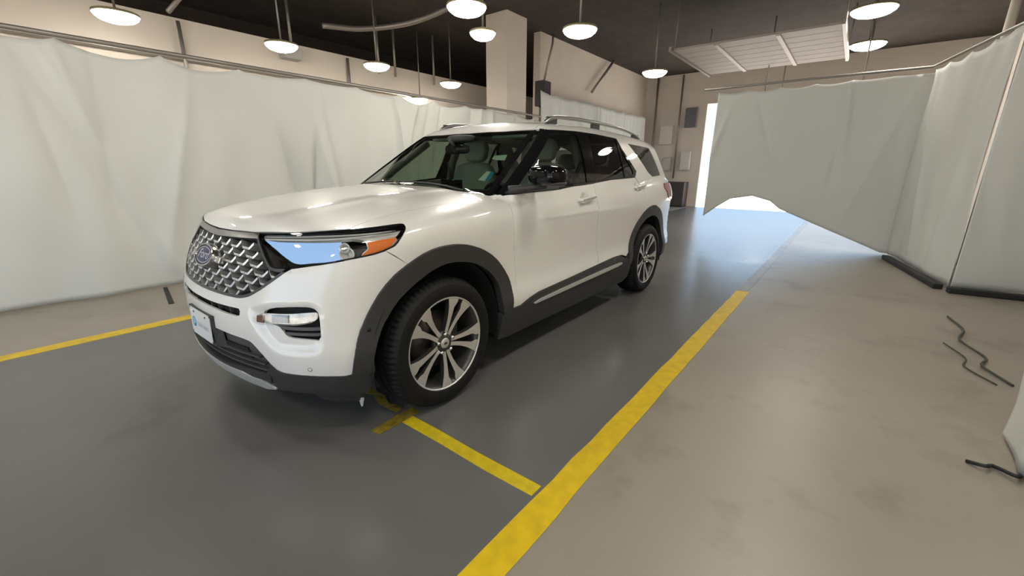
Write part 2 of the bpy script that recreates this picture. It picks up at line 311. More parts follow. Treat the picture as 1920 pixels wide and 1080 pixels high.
v_ = thing('ceiling_vent', (-5.9, .15, 4.5), 'pale rectangular ceiling vent at the top right of the column', 'vent'); box('vent_body', (0, 0, 0), (.6, .6, .08), mat('vent_white', (.55, .54, .52), .6), v_, .01)
for k in range(5): box('vent_slat', (0, -.22+.11*k, -.045), (.54, .02, .02), MATS['vent_white'], v_)
# end wall equipment
M_pan = mat('panel_grey', (.50, .48, .45), .5); M_cab = mat('cabinet_brown', (.045, .035, .032), .5)
def ebox(name, y0, y1, z0, z1, m, label, cat, d=.14):
    t = thing(name, (-14.98+d/2, (y0+y1)/2, z0), label, cat); box('case', (0, 0, (z1-z0)/2), (d, y1-y0, z1-z0), m, t, .01); box('cover', (d/2+.006, 0, (z1-z0)/2), (.012, (y1-y0)*.86, (z1-z0)*.88), m, t, .003); return t
ebox('electric_panel', -3.3, -2.85, 2.2, 2.85, mat('panel_pale', (.70, .66, .60), .5), 'pale square electric panel high on the end wall', 'panel')
ebox('electric_panel', -2.45, -2.06, 2.75, 3.40, mat('panel_dark', (.14, .14, .15), .5), 'dark narrow panel beside the bright door gap', 'panel')
ebox('electric_panel', -3.1, -2.8, 1.25, 1.75, M_pan, 'grey panel on the end wall above the dark cabinet', 'panel')
ebox('electric_panel', -2.45, -2.12, 1.3, 1.95, mat('panel_pale2', (.62, .60, .57), .5), 'light upright panel left of the bright door gap', 'panel')
cb = thing('equipment_cabinet', (-14.7, -2.62, 0), 'dark low cabinet standing at the end wall beside the door gap', 'cabinet')
box('cabinet_body', (0, 0, .45), (.5, 1.05, .86), M_cab, cb, .015); box('cabinet_door', (.256, -.26, .45), (.02, .48, .78), M_cab, cb, .006); box('cabinet_door', (.256, .26, .45), (.02, .48, .78), M_cab, cb, .006)
for y in (-.05, .05): box('cabinet_handle', (.272, y, .5), (.014, .02, .16), M_steel, cb, .004)
tag(tube('wall_pipe', [(-14.9, -3.55, .02), (-14.9, -3.55, 4.5)], .04, M_steel, None, 8), 'vertical pipe up the end wall', 'pipe')
tag(tube('wall_pipe', [(-14.9, -2.66, 1.0), (-14.9, -2.66, 4.5)], .03, M_steel, None, 8), 'thin vertical pipe between the panels on the end wall', 'pipe')
for k, (x, y, r) in enumerate([(-7.3, 3.86, .05), (-7.25, 4.05, .03), (-7.1, 4.2, .06)]):
    tag(tube('corner_pipe', [(x, y, 0), (x, y, 4.54)], r, M_wall if k != 1 else M_steel, None, 12), ['thick beige pipe rising behind the corner of the right curtain', 'thin grey pipe rising behind the corner of the right curtain', 'thickest beige pipe behind the right curtain corner'][k], 'pipe', 'pipes in the corner')
# cable and scraps by the right curtain
M_cable = mat('dark_cable', (.05, .055, .04), .6)
rnd_ = random.Random(5)
tag(tube('loose_cable', cr_pts([(-4.0, 3.55, .012), (-3.6, 3.60, .012), (-3.2, 3.52, .03), (-2.9, 3.62, .012), (-2.65, 3.56, .025), (-2.4, 3.66, .012)]), .008, M_cable, None, 8), 'dark cable lying loose on the floor by the right curtain', 'cable')
tag(tube('loose_cable', cr_pts([(-3.1, 3.42, .01), (-2.8, 3.50, .012), (-2.6, 3.47, .01), (-2.35, 3.58, .012)]), .005, M_cable, None, 8), 'thin dark cord beside the loose cable at right', 'cable')
bm = bmesh.new()
add_tube(bm, cr_pts([(-1.18, 3.28, .008), (-1.14, 3.33, .03), (-1.2, 3.37, .012), (-1.12, 3.42, .035), (-1.2, 3.46, .01), (-1.28, 3.50, .02)]), .009, 8); tag(bmo('cable_scrap', bm, M_black, None, True), 'black curled scrap of cable on the floor at the right edge', 'cable')
# ------------------------------------------------------------------ car body surface
def spl(xs,ys):
    xs=np.array(xs,float);ys=np.array(ys,float);n=len(xs);h=np.diff(xs)
    A=np.zeros((n,n));b=np.zeros(n);A[0,0]=A[-1,-1]=1
    for i in range(1,n-1):
        A[i,i-1]=h[i-1];A[i,i]=2*(h[i-1]+h[i]);A[i,i+1]=h[i];b[i]=6*((ys[i+1]-ys[i])/h[i]-(ys[i]-ys[i-1])/h[i-1])
    m=np.linalg.solve(A,b)
    s0=(ys[1]-ys[0])/h[0]-h[0]*(2*m[0]+m[1])/6; s1=(ys[-1]-ys[-2])/h[-1]+h[-1]*(m[-2]+2*m[-1])/6
    def f(x):
        x=np.asarray(x,float);i=np.clip(np.searchsorted(xs,x)-1,0,n-2);xx=np.clip(x,xs[0],xs[-1])
        a=xs[i+1]-xx;c=xx-xs[i];H=h[i]
        v=m[i]*a**3/(6*H)+m[i+1]*c**3/(6*H)+(ys[i]/H-m[i]*H/6)*a+(ys[i+1]/H-m[i+1]*H/6)*c
        return v+np.where(x<xs[0],(x-xs[0])*s0,0)+np.where(x>xs[-1],(x-xs[-1])*s1,0)
    return f
def smax(a,b,k):
    h=np.maximum(k-np.abs(a-b),0)/k
    return np.maximum(a,b)+h*h*h*k/6
def smin(a,b,k): return -smax(-a,-b,k)
XFz=spl([.16,.22,.30,.40,.50,.58,.66,.75,.85,.95,1.02,1.08,1.16],[.73,.785,.836,.858,.868,.870,.862,.838,.800,.752,.718,.683,.62])
YSz=spl([.16,.24,.32,.40,.50,.58,.68,.80,.92,1.02,1.10,1.16,1.22,1.30],[.90,.93,.948,.962,.967,.951,.943,.950,.964,.971,.960,.940,.910,.85])
TAP=spl([.9,.6,.3,0,-.4,-1,-1.6,-2.2,-2.7,-3.1,-3.5,-3.8,-4.05][::-1],[-.10,-.04,-.004,.008,.004,-.006,-.008,-.004,.003,.006,-.012,-.05,-.10][::-1])
HZ=spl([.85,.75,.65,.5,.3,.1,-.1,-.3,-.5,-.75,-1.1][::-1],[1.02,1.06,1.09,1.124,1.158,1.186,1.206,1.22,1.23,1.238,1.25][::-1])
XRz=spl([.2,.35,.5,.65,.8,.95,1.1,1.2,1.3,1.45,1.6,1.75],[-3.92,-4.03,-4.09,-4.09,-4.05,-4.02,-4.0,-3.95,-3.85,-3.74,-3.67,-3.55])
RZ=spl([-1.0,-1.2,-1.5,-1.8,-2.2,-2.6,-3.0,-3.4,-3.7,-4.0][::-1],[1.64,1.685,1.722,1.737,1.742,1.736,1.722,1.70,1.675,1.64][::-1])
GZ=spl([1.1,1.2,1.3,1.4,1.5,1.6,1.68,1.75],[.945,.918,.885,.848,.805,.755,.705,.65])
GT=spl([-.3,-.7,-1.1,-1.6,-2.2,-2.8,-3.2,-3.6,-4.0][::-1],[-.045,-.02,-.004,.004,.004,-.008,-.025,-.055,-.10][::-1])
def F(p):
    x,ay,z=p[...,0],np.abs(p[...,1]),p[...,2]
    front=(x-(XFz(z)-.24*ay*ay))*.95
    side=ay-(YSz(z)+TAP(x))
    hood=z-(HZ(x)-.09*ay*ay-.03*ay**4)
    rear=(XRz(z)+.12*ay*ay)-x
    lo=smax(smax(front,side,.42),rear*.9,.22)
    lo=smax(lo,hood,.10)
    lo=smax(lo,.17-z,.06)
    roof=z-(RZ(x)-.07*ay*ay-.05*ay**4)
    gs=ay-(GZ(z)+GT(x))
    kk=np.clip((1.63-z)/.43,0,1.3)
    ws=((x+.60-.10*kk+(.16+.10*kk)*ay*ay)*.56+(z-1.20)*.83)
    rg=((-3.90-x)*.88+(z-1.22)*.42+.10*ay*ay)
    g=smax(smax(roof,gs,.14),rg,.08)
    g=smax(g,ws,.05)
    g=np.maximum(g,1.0-z)
    return smin(lo,g,.012)
FEAT = {
'hood_front': [(0.659,-0.47,1.023),(0.691,-0.314,1.021),(0.709,-0.158,1.021),(0.713,-0.013,1.024),(0.706,0.143,1.027),(0.69,0.271,1.031),(0.668,0.387,1.035),(0.612,0.567,1.047),(0.563,0.662,1.055),(0.505,0.736,1.06),(0.429,0.796,1.067)],
'hood_side': [(0.429,0.796,1.067),(0.38,0.773,1.081),(0.291,0.739,1.101),(0.143,0.758,1.119),(-0.053,0.785,1.135),(-0.293,0.794,1.151),(-0.513,0.788,1.163),(-0.609,0.781,1.17)],
'bar_low': [(0.668,-0.537,0.98),(0.717,-0.257,0.989),(0.73,-0.088,0.992),(0.729,0.077,0.995),(0.712,0.244,1.002),(0.682,0.406,1.009)],
'grille_low': [(0.826,-0.248,0.742),(0.839,-0.124,0.734),(0.843,0.045,0.732),(0.837,0.168,0.732),(0.822,0.3,0.733),(0.806,0.389,0.736),(0.793,0.438,0.746),(0.78,0.476,0.76),(0.754,0.534,0.794),(0.715,0.599,0.842),(0.683,0.644,0.879),(0.663,0.672,0.896)],
'headlight': [(0.668,0.393,1.034),(0.676,0.396,1.021),(0.688,0.428,0.991),(0.699,0.483,0.944),(0.705,0.528,0.909),(0.705,0.552,0.895),(0.698,0.588,0.89),(0.671,0.651,0.899),(0.622,0.742,0.91),(0.553,0.828,0.926),(0.476,0.889,0.942),(0.396,0.928,0.954),(0.334,0.947,0.97),(0.294,0.956,0.987),(0.251,0.955,1.027),(0.216,0.938,1.057),(0.205,0.916,1.072),(0.207,0.899,1.078),(0.24,0.884,1.078),(0.332,0.852,1.071),(0.432,0.801,1.065),(0.527,0.716,1.058),(0.599,0.605,1.047)],
'amber': [(0.414,0.902,1.015),(0.284,0.947,1.027),(0.282,0.953,1.014),(0.313,0.951,0.987),(0.365,0.938,0.967),(0.447,0.904,0.953),(0.413,0.916,0.984)],
'hl_wing': [(0.456,0.852,1.035),(0.375,0.899,1.04),(0.243,0.932,1.056),(0.278,0.946,1.032),(0.411,0.9,1.021)],
'hl_drl': [(0.668,0.415,1.027),(0.618,0.577,1.038),(0.535,0.727,1.05),(0.445,0.819,1.055),(0.258,0.915,1.063),(0.281,0.928,1.05),(0.454,0.849,1.038),(0.535,0.77,1.03),(0.623,0.609,1.02),(0.676,0.434,1.01)],
'hl_mirror': [(0.677,0.45,1.003),(0.626,0.614,1.013),(0.522,0.796,1.025),(0.553,0.826,0.932),(0.621,0.738,0.918),(0.691,0.591,0.9),(0.699,0.56,0.904),(0.695,0.512,0.938)],
'slot': [(0.86,-0.072,0.666),(0.857,0.013,0.682),(0.85,0.181,0.682),(0.833,0.312,0.685),(0.818,0.4,0.687),(0.818,0.412,0.676),(0.822,0.409,0.657),(0.828,0.388,0.65),(0.845,0.283,0.649),(0.855,0.184,0.653),(0.861,0.064,0.659)],
'fog_open': [(0.783,0.545,0.693),(0.755,0.609,0.719),(0.704,0.712,0.731),(0.664,0.772,0.731),(0.646,0.796,0.721),(0.637,0.809,0.705),(0.638,0.815,0.668),(0.646,0.822,0.572),(0.692,0.77,0.578),(0.74,0.693,0.582),(0.748,0.676,0.595),(0.761,0.637,0.639),(0.791,0.552,0.641)],
'fog_lens': [(0.798,0.505,0.672),(0.803,0.508,0.637),(0.793,0.549,0.635),(0.736,0.689,0.645),(0.692,0.758,0.652),(0.645,0.809,0.668),(0.637,0.809,0.709),(0.668,0.774,0.709),(0.72,0.698,0.7),(0.781,0.55,0.691)],
'fog_recess': [(0.803,0.457,0.7),(0.759,0.582,0.737),(0.669,0.757,0.755),(0.64,0.796,0.748),(0.626,0.818,0.715),(0.629,0.827,0.648),(0.647,0.829,0.512),(0.718,0.738,0.5),(0.767,0.635,0.504),(0.784,0.59,0.536),(0.803,0.519,0.613)],
'sensor': [(0.689,0.772,0.431)],
'fascia_low': [(0.86,0.206,0.545),(0.844,0.328,0.542),(0.822,0.445,0.538),(0.812,0.489,0.523),(0.799,0.531,0.484),(0.78,0.578,0.432),(0.768,0.606,0.408),(0.754,0.641,0.399),(0.728,0.698,0.397),(0.685,0.77,0.396),(0.623,0.838,0.391),(0.576,0.872,0.385),(0.55,0.888,0.388)],
'val_bot': [(0.756,0.564,0.296),(0.732,0.637,0.299),(0.689,0.724,0.3),(0.62,0.812,0.297),(0.545,0.862,0.282),(0.482,0.885,0.262),(0.462,0.909,0.315)],
'skid_top': [(0.835,-0.232,0.335),(0.847,-0.036,0.336),(0.846,0.089,0.336),(0.838,0.216,0.341),(0.821,0.346,0.345),(0.805,0.42,0.333),(0.791,0.486,0.334),(0.782,0.508,0.323),(0.769,0.537,0.306),(0.756,0.564,0.296)],
'skid_bot': [(0.833,0.108,0.299),(0.823,0.269,0.312),(0.815,0.312,0.305),(0.797,0.384,0.291),(0.78,0.457,0.287),(0.761,0.535,0.287)],
'arch_f': [(0.548,0.892,0.402),(0.535,0.906,0.491),(0.507,0.905,0.574),(0.477,0.907,0.632),(0.434,0.916,0.703),(0.379,0.93,0.778),(0.31,0.946,0.842),(0.236,0.959,0.886),(0.152,0.969,0.923),(0.061,0.974,0.944),(-0.038,0.975,0.947),(-0.147,0.974,0.935),(-0.27,0.968,0.898),(-0.389,0.958,0.837),(-0.491,0.948,0.752),(-0.573,0.944,0.643),(-0.593,0.961,0.536),(-0.588,0.968,0.446)],
'archi_f': [(0.419,0.934,0.557),(0.367,0.932,0.635),(0.293,0.94,0.717),(0.191,0.951,0.784),(0.089,0.96,0.831),(-0.01,0.964,0.85),(-0.116,0.963,0.842),(-0.238,0.958,0.81),(-0.372,0.949,0.732),(-0.462,0.948,0.627),(-0.476,0.966,0.52),(-0.486,0.967,0.421)],
'arch_r': [(-2.521,0.965,0.518),(-2.594,0.954,0.572),(-2.717,0.948,0.727),(-2.749,0.953,0.791),(-2.803,0.961,0.856),(-2.895,0.97,0.924),(-3.008,0.975,0.957),(-3.139,0.974,0.966),(-3.308,0.966,0.931),(-3.509,0.944,0.859),(-3.705,0.91,0.748)],
'door_f': [(-0.649,0.861,1.172),(-0.6,0.936,1.118),(-0.591,0.968,1.054),(-0.602,0.969,0.969),(-0.631,0.952,0.824),(-0.657,0.942,0.673),(-0.662,0.958,0.544),(-0.67,0.967,0.449),(-0.668,0.964,0.422)],
'door_m': [(-1.754,0.917,1.219),(-1.763,0.956,1.089),(-1.797,0.952,0.884),(-1.837,0.936,0.691),(-1.874,0.944,0.58),(-1.851,0.954,0.537)],
'rocker_top': [(-0.593,0.967,0.439),(-0.695,0.965,0.436),(-0.796,0.965,0.464),(-0.911,0.963,0.482),(-1.37,0.959,0.496),(-2.161,0.957,0.531),(-2.298,0.959,0.53),(-2.414,0.967,0.48)],
'chrome': [(-0.833,0.961,0.42),(-0.936,0.961,0.435),(-2.273,0.965,0.472),(-2.334,0.966,0.453),(-2.201,0.963,0.436),(-0.852,0.959,0.409)],
'dlo': [(-1.318,0.649,1.637),(-1.344,0.715,1.628),(-1.749,0.724,1.643),(-2.094,0.728,1.641),(-2.512,0.736,1.624),(-2.545,0.79,1.53),(-2.633,0.832,1.432),(-2.749,0.872,1.319),(-2.706,0.887,1.278),(-2.662,0.896,1.256),(-2.121,0.908,1.247),(-1.787,0.915,1.227),(-1.372,0.918,1.207),(-1.229,0.919,1.194),(-0.685,0.889,1.181),(-0.626,0.803,1.174)],
'apillar': [(-1.313,0.64,1.635),(-1.334,0.717,1.625),(-0.646,0.823,1.18),(-0.613,0.777,1.173)],
'win_f': [(-1.315,0.755,1.589),(-1.431,0.748,1.605),(-1.72,0.747,1.615),(-1.693,0.855,1.394),(-1.645,0.91,1.239),(-1.384,0.915,1.217),(-0.898,0.908,1.198),(-0.699,0.887,1.191)],
'win_r': [(-1.932,0.744,1.621),(-2.482,0.745,1.612),(-2.461,0.776,1.561),(-2.412,0.898,1.266),(-1.817,0.912,1.235),(-1.853,0.848,1.413)],
'win_rq': [(-2.487,0.775,1.563),(-2.651,0.873,1.325),(-2.644,0.884,1.294),(-2.577,0.891,1.277),(-2.441,0.896,1.271)],
'win_q': [(-2.757,0.754,1.588),(-3.39,0.733,1.567),(-3.53,0.846,1.272),(-3.205,0.873,1.261),(-3.094,0.863,1.307),(-2.868,0.795,1.499)],
'tail': [(-3.428,0.922,1.183),(-3.584,0.904,1.191),(-3.68,0.906,1.164),(-3.64,0.932,1.105),(-3.597,0.949,1.021),(-3.54,0.955,1.03),(-3.5,0.949,1.095),(-3.428,0.943,1.136)],
'ws': [(-1.284,-0.708,1.606),(-1.233,-0.198,1.624),(-1.249,0.221,1.633),(-1.305,0.638,1.631),(-0.616,0.775,1.175),(-0.56,0.675,1.185),(-0.538,0.499,1.207),(-0.455,0.324,1.218),(-0.341,0.122,1.221)],
'ditch': [(-1.315,0.621,1.64),(-1.368,0.624,1.665),(-1.533,0.562,1.697)],
'paper': [(-0.712,0.561,1.279),(-0.807,0.556,1.338),(-0.816,0.589,1.338),(-0.718,0.617,1.273)],
'paper_blue': [(-0.718,0.617,1.273),(-0.816,0.589,1.338),(-0.812,0.626,1.33),(-0.728,0.645,1.274)],
'paper_top': [(-0.924,0.511,1.415),(-0.96,0.501,1.439),(-0.991,0.6,1.444),(-0.932,0.625,1.403),(-0.919,0.546,1.407)],
'vin': [(-0.496,0.631,1.189),(-0.547,0.595,1.196),(-0.609,0.651,1.199),(-0.591,0.666,1.188)],
}
# ------------------------------------------------------------------ panels cut from the body surface
_bx = np.array([.86, .85, .82, .765, .69, .585, .44, .24, -.1, -.6, -1.2, -1.8, -2.4, -3.0, -3.4, -3.68, -3.88, -4.0, -4.06, -4.08])
_by = np.array([0, .22, .43, .61, .75, .87, .95, .985, .995, .99, .985, .985, .985, .99, .98, .95, .88, .74, .45, 0])
_s = np.concatenate([[0], np.cumsum(np.hypot(np.diff(_bx), np.diff(_by)))])
_ss = np.linspace(0, _s[-1], 3000); _bX = spl(_s, _bx)(_ss); _bY = spl(_s, _by)(_ss)
_tx = np.gradient(_bX, _ss); _ty = np.gradient(_bY, _ss); _tl = np.hypot(_tx, _ty); _nx = _ty/_tl; _ny = -_tx/_tl   # outward normal
def wall_base(s):
    a = np.abs(s); g = np.where(s < 0, -1., 1.)
    return np.interp(a, _ss, _bX), g*np.interp(a, _ss, _bY), np.interp(a, _ss, _nx), g*np.interp(a, _ss, _ny)
def to_uv(param, p):
    p = np.asarray(p, float)
    if param[0] == 'top': return p[:, :2].copy()
    if param[0] == 'side': return p[:, [0, 2]].copy()
    if param[0] in ('front', 'rear'): return p[:, [1, 2]].copy()
    ta = math.tan(math.radians(param[1])); out = []
    for x, y, z in p:
        d = (x-_bX)**2+(abs(y)-_bY)**2; i = int(d.argmin()); a = (x-_bX[i])*_nx[i]+(abs(y)-_bY[i])*_ny[i]
        out.append((math.copysign(_ss[i], y), z-a*ta))
    return np.array(out)
def cast_uv(param, uv, n=44):
    uv = np.asarray(uv, float); u, w = uv[:, 0], uv[:, 1]; z0 = np.zeros_like(u)
    if param[0] == 'top': o = np.stack([u, w, z0+1.95], 1); d = np.array([0, 0, -1.3])
    elif param[0] == 'side': o = np.stack([u, z0+1.15, w], 1); d = np.array([0, -.8, 0])
    elif param[0] == 'front': o = np.stack([z0+1.0, u, w], 1); d = np.array([-.8, 0, 0])
    elif param[0] == 'rear': o = np.stack([z0-4.3, u, w], 1); d = np.array([1.0, 0, 0])
    else:
        ta = math.tan(math.radians(param[1])); bx, by, nx, ny = wall_base(u)
        o = np.stack([bx+nx*.25, by+ny*.25, w+.25*ta], 1); d = -np.stack([nx, ny, z0+ta], 1)*.8
    d = np.broadcast_to(d, o.shape); t0 = np.full(len(u), np.nan); best = np.full(len(u), 9.); bt = np.zeros(len(u)); ts = np.linspace(0, 1, n); pv = F(o)
    for a, b in zip(ts[:-1], ts[1:]):
        c = F(o+d*b); m = np.isnan(t0) & (c < 0); t0[m] = a; k = np.abs(c) < best; best[k] = np.abs(c[k]); bt[k] = b
    miss = np.isnan(t0); lo = np.where(miss, bt, t0); hi = np.where(miss, bt, lo+1/(n-1))
    for _ in range(22):
        mid = (lo+hi)/2; neg = F(o+d*mid[:, None]) < 0; hi = np.where(neg, mid, hi); lo = np.where(neg, lo, mid)
    return o+d*hi[:, None]
def grad(p, e=.002):
    g = np.stack([F(p+np.eye(3)[i]*e)-F(p-np.eye(3)[i]*e) for i in range(3)], 1); return g/np.linalg.norm(g, axis=1, keepdims=True)
def resample(loop, step, closed=True):
    loop = [np.asarray(p, float) for p in loop]; out = []
    for a, b in zip(loop, loop[1:]+([loop[0]] if closed else [])):
        k = max(1, int(math.ceil(np.linalg.norm(b-a)/step)))
        out += [a+(b-a)*i/k for i in range(k)]
    return np.array(out if closed else out+[loop[-1]])
def smooth_loop(loop, it=1):
    """rounds the corners of a closed outline (corner cutting)"""
    for _ in range(it):
        n = []
        for a, b in zip(loop, loop[1:]+loop[:1]):
            a = np.asarray(a, float); b = np.asarray(b, float); n += [tuple(a*.78+b*.22), tuple(a*.22+b*.78)]
        loop = n
    return loop
def cr(pts, k=4):
    """smooth open curve through the points (Catmull-Rom)"""
    p = [np.asarray(q, float) for q in pts]; p = [2*p[0]-p[1]]+p+[2*p[-1]-p[-2]]; out = []
    for i in range(1, len(p)-2):
        a, b, c, d = p[i-1:i+3]
        for j in range(k):
            t = j/k; out.append(tuple(.5*(2*b+(c-a)*t+(2*a-5*b+4*c-d)*t*t+(3*b-a-3*c+d)*t**3)))
    return out+[tuple(p[-2])]
def inside(poly, q):
    x, y = q[:, 0], q[:, 1]; c = np.zeros(len(q), bool); px, py = poly[:, 0], poly[:, 1]; j = len(poly)-1
    for i in range(len(poly)):
        k = ((py[i] > y) != (py[j] > y)) & (x < (px[j]-px[i])*(y-py[i])/(py[j]-py[i]+1e-15)+px[i]); c ^= k; j = i
    return c
def edge_dist(poly, q):
    d = np.full(len(q), 9.)
    for a, b in zip(poly, np.roll(poly, -1, 0)):
        ab = b-a; t = np.clip(((q-a)@ab)/(ab@ab+1e-15), 0, 1); d = np.minimum(d, np.linalg.norm(q-(a+t[:, None]*ab), axis=1))
    return d
def offset_uv(uv, g):
    nx = np.roll(uv, -1, 0); pv = np.roll(uv, 1, 0); A = .5*np.sum(uv[:, 0]*nx[:, 1]-nx[:, 0]*uv[:, 1]); s = 1 if A > 0 else -1
    t = nx-pv; t /= np.linalg.norm(t, axis=1, keepdims=True)+1e-12; return uv+s*g*np.stack([-t[:, 1], t[:, 0]], 1)
def mirror_loop(l): return [(x, -y, z) for x, y, z in l]
def panel(name, loop, param, m, parent, res=.035, holes=(), lift=0., flange=.014, gap=.002, side=1, disp=None, lifts=None, free_normals=False):
    """a piece of the body skin: outline (3-D points on the skin) filled, laid on the surface, lifted along its normal, edges turned in"""
    loops = [offset_uv(to_uv(param, resample(loop, res)), gap)]+[offset_uv(to_uv(param, resample(h, min(res, .02))), -gap) for h in holes]
    pts = np.concatenate(loops); edges = []; idx = []; k = 0
    for l in loops: n = len(l); edges += [(k+i, k+(i+1) % n) for i in range(n)]; idx.append(list(range(k, k+n))); k += n
    lo, hi = loops[0].min(0), loops[0].max(0)
    gx, gy = np.meshgrid(np.arange(lo[0], hi[0], res), np.arange(lo[1], hi[1], res)); gx[1::2] += res/2; G = np.stack([gx.ravel(), gy.ravel()], 1)
    ok = inside(loops[0], G)
    for h in loops[1:]: ok &= ~inside(h, G)
    G = G[ok]
    for l in loops:
        if len(G): G = G[edge_dist(l, G) > res*.45]
    allp = np.concatenate([pts, G]) if len(G) else pts
    V, _, FC, ov, _, _ = delaunay_2d_cdt([Vector(p) for p in allp], edges, [], 0, 1e-7)
    uv = np.array([tuple(v) for v in V]); FC = [f for f in FC]
    cen = np.array([uv[list(f)].mean(0) for f in FC]); ok = inside(loops[0], cen)
    for h in loops[1:]: ok &= ~inside(h, cen)
    FC = [tuple(f) for f, k in zip(FC, ok) if k]
    P = cast_uv(param, uv); N = grad(P)
    L = np.full(len(P), lift)
    if disp is not None: L = L+disp(P, uv)
    P2 = P+N*L[:, None]
    if disp is not None and not free_normals:
        t1 = np.cross(N, [0, 0, 1.])+1e-9; t1 /= np.linalg.norm(t1, axis=1, keepdims=True); t2 = np.cross(N, t1); e = .002
        d1 = (disp(P+t1*e, None)-disp(P-t1*e, None))/(2*e); d2 = (disp(P+t2*e, None)-disp(P-t2*e, None))/(2*e)
        N = N-t1*d1[:, None]-t2*d2[:, None]; N /= np.linalg.norm(N, axis=1, keepdims=True)
    FC = [f if np.dot(np.cross(P2[f[1]]-P2[f[0]], P2[f[2]]-P2[f[0]]), N[f[0]]) > 0 else f[::-1] for f in FC]
    mp = {}
    for i, src in enumerate(ov):
        for s_ in src: mp[s_] = i
    V3 = [tuple(p) for p in P2]; NN = [tuple(n) for n in N]; faces = list(FC)
    if flange:
        for li, l in enumerate(idx):
            ring = [mp[i] for i in l]; n = len(ring); cb = len(V3); cc = P2[ring].mean(0)
            uvl = uv[ring]; nxu = np.roll(uvl, -1, 0); A = .5*np.sum(uvl[:, 0]*nxu[:, 1]-nxu[:, 0]*uvl[:, 1])
            T = np.roll(P2[ring], -1, 0)-np.roll(P2[ring], 1, 0); O = np.cross(T, N[ring]); O /= np.linalg.norm(O, axis=1, keepdims=True)+1e-12
            # orient the rim outward from the sheet
            test = P2[ring]+O*.003; q = to_uv(param, test[:1]); i_in = inside(loops[0], q)[0] and not any(inside(h, q)[0] for h in loops[1:])
            if i_in: O = -O
            for a in ring: V3.append(tuple(P2[a])); 
            NN += [tuple(o) for o in O]
            for a in ring: V3.append(tuple(P2[a]-N[a]*flange))
            NN += [tuple(o) for o in O]
            for i in range(n):
                q4 = (cb+i, cb+(i+1) % n, cb+n+(i+1) % n, cb+n+i)
                nrm = np.cross(np.array(V3[q4[1]])-np.array(V3[q4[0]]), np.array(V3[q4[3]])-np.array(V3[q4[0]]))
                faces.append(q4 if np.dot(nrm, O[i]) > 0 else q4[::-1])
    V3 = np.array(V3); NN = np.array(NN)
    if side < 0: V3 = V3*[1, -1, 1]; NN = NN*[1, -1, 1]; faces = [f[::-1] for f in faces]
    o = pyd(name, V3, faces, m, parent, True)
    if not free_normals: o.data.normals_split_custom_set_from_vertices([tuple(n) for n in NN])
    return o
def both(name, loop, *a, **k):
    return [panel(name, loop, *a, side=s, **k) for s in (1, -1)]
def surf(p, param=('wall', 0)):
    """nearest skin point and normal for a rough 3-D point"""
    q = cast_uv(param, to_uv(param, [p])); return q[0], grad(q)[0]
# ------------------------------------------------------------------ car
M_paint = mat('white_car_paint', (.80, .785, .755), .32, coat=1., spec=.5)
M_gloss = mat('gloss_black_trim', (.006, .006, .007), .06, spec=.38)
M_plast = mat('dark_grey_plastic', (.036, .035, .035), .52, noise=(60, .12), bump=(300, .06))
M_plast2 = mat('mid_grey_plastic', (.075, .072, .071), .42, bump=(200, .05))
M_cav = mat('black_cavity', (.008, .008, .008), .8)
M_chr = mat('bright_chrome', (.86, .86, .85), .14, 1.)
M_sat = mat('satin_silver', (.74, .74, .73), .38, .6)
M_dchr = mat('grey_chrome', (.36, .355, .35), .28, .85)
M_tire = mat('tyre_rubber', (.0085, .0078, .0075), .6, spec=.3, noise=(25, .3), bump=(150, .1))
M_alloy = mat('machined_alloy', (.74, .73, .71), .36, .7)
M_alloyd = mat('grey_alloy_paint', (.075, .073, .07), .35, .5)
M_lens = glass('clear_lens', (.96, .97, .97))
M_ws = glass('windshield_glass', (.41, .51, .42))
M_wf = glass('front_side_glass', (.46, .50, .44))
M_wr = glass('privacy_glass', (.24, .235, .225))
M_amber = mat('amber_reflector', (.86, .19, .006), .25, spec=.3, noise=(220, .3))
M_red = mat('red_lamp_lens', (.36, .02, .03), .12, coat=1.)
M_seat = mat('pale_grey_leather', (.50, .49, .45), .5, bump=(80, .08))
M_int = mat('dark_interior', (.03, .03, .031), .65)
car = thing('car', (-1.5, 0, 0), 'white three-row sport utility vehicle parked on the grey lane, front to the left', 'car')
def cp(o): return o      # (parts hang from the empty; their meshes are in world metres, so undo the empty's shift)
class _P: pass
def to_car(o):
    o.parent = car; o.matrix_parent_inverse = Matrix.Translation(-Vector(car.location)); return o
def part(os_):
    for o in (os_ if isinstance(os_, list) else [os_]): to_car(o)
    return os_
f_ = FEAT; WALL = ('wall', 0); W40 = ('wall', 38)
hood_front = [(.682, .0, 1.024)]+[p for p in f_['hood_front'] if p[1] > .1]; hood_front[0] = (.713, 0, 1.024)
hood_side = [(.429, .796, 1.067), (.385, .787, 1.079), (.30, .776, 1.095), (.143, .776, 1.117), (-.053, .787, 1.134), (-.293, .795, 1.151), (-.513, .790, 1.163), (-.60, .775, 1.17)]
hood_rear = [(-.54, .675, 1.18), (-.47, .5, 1.2), (-.43, .324, 1.21), (-.405, .12, 1.22), (-.40, 0, 1.22)]
hl = cr(hood_front)+cr(hood_side)[1:]+hood_rear[:-1]
hood_loop = hl+[(-.40, 0, 1.22)]+[(x, -y, z) for x, y, z in hl[:0:-1]]
def hood_disp(P, uv):   # two raised character lines running back from the lamps
    y = np.abs(P[:, 1]); c = .40+.10*np.clip(-P[:, 0]+.6, 0, 1.2)/1.2; d = (y-c)/.05
    return .007*np.exp(-np.clip(d, 0, None)**2)*np.where(d < 0, np.exp(-(d/5)**2), 1)*np.clip((.66-P[:, 0])/.25, 0, 1)*np.clip((P[:, 0]+.6)/.2, 0, 1)
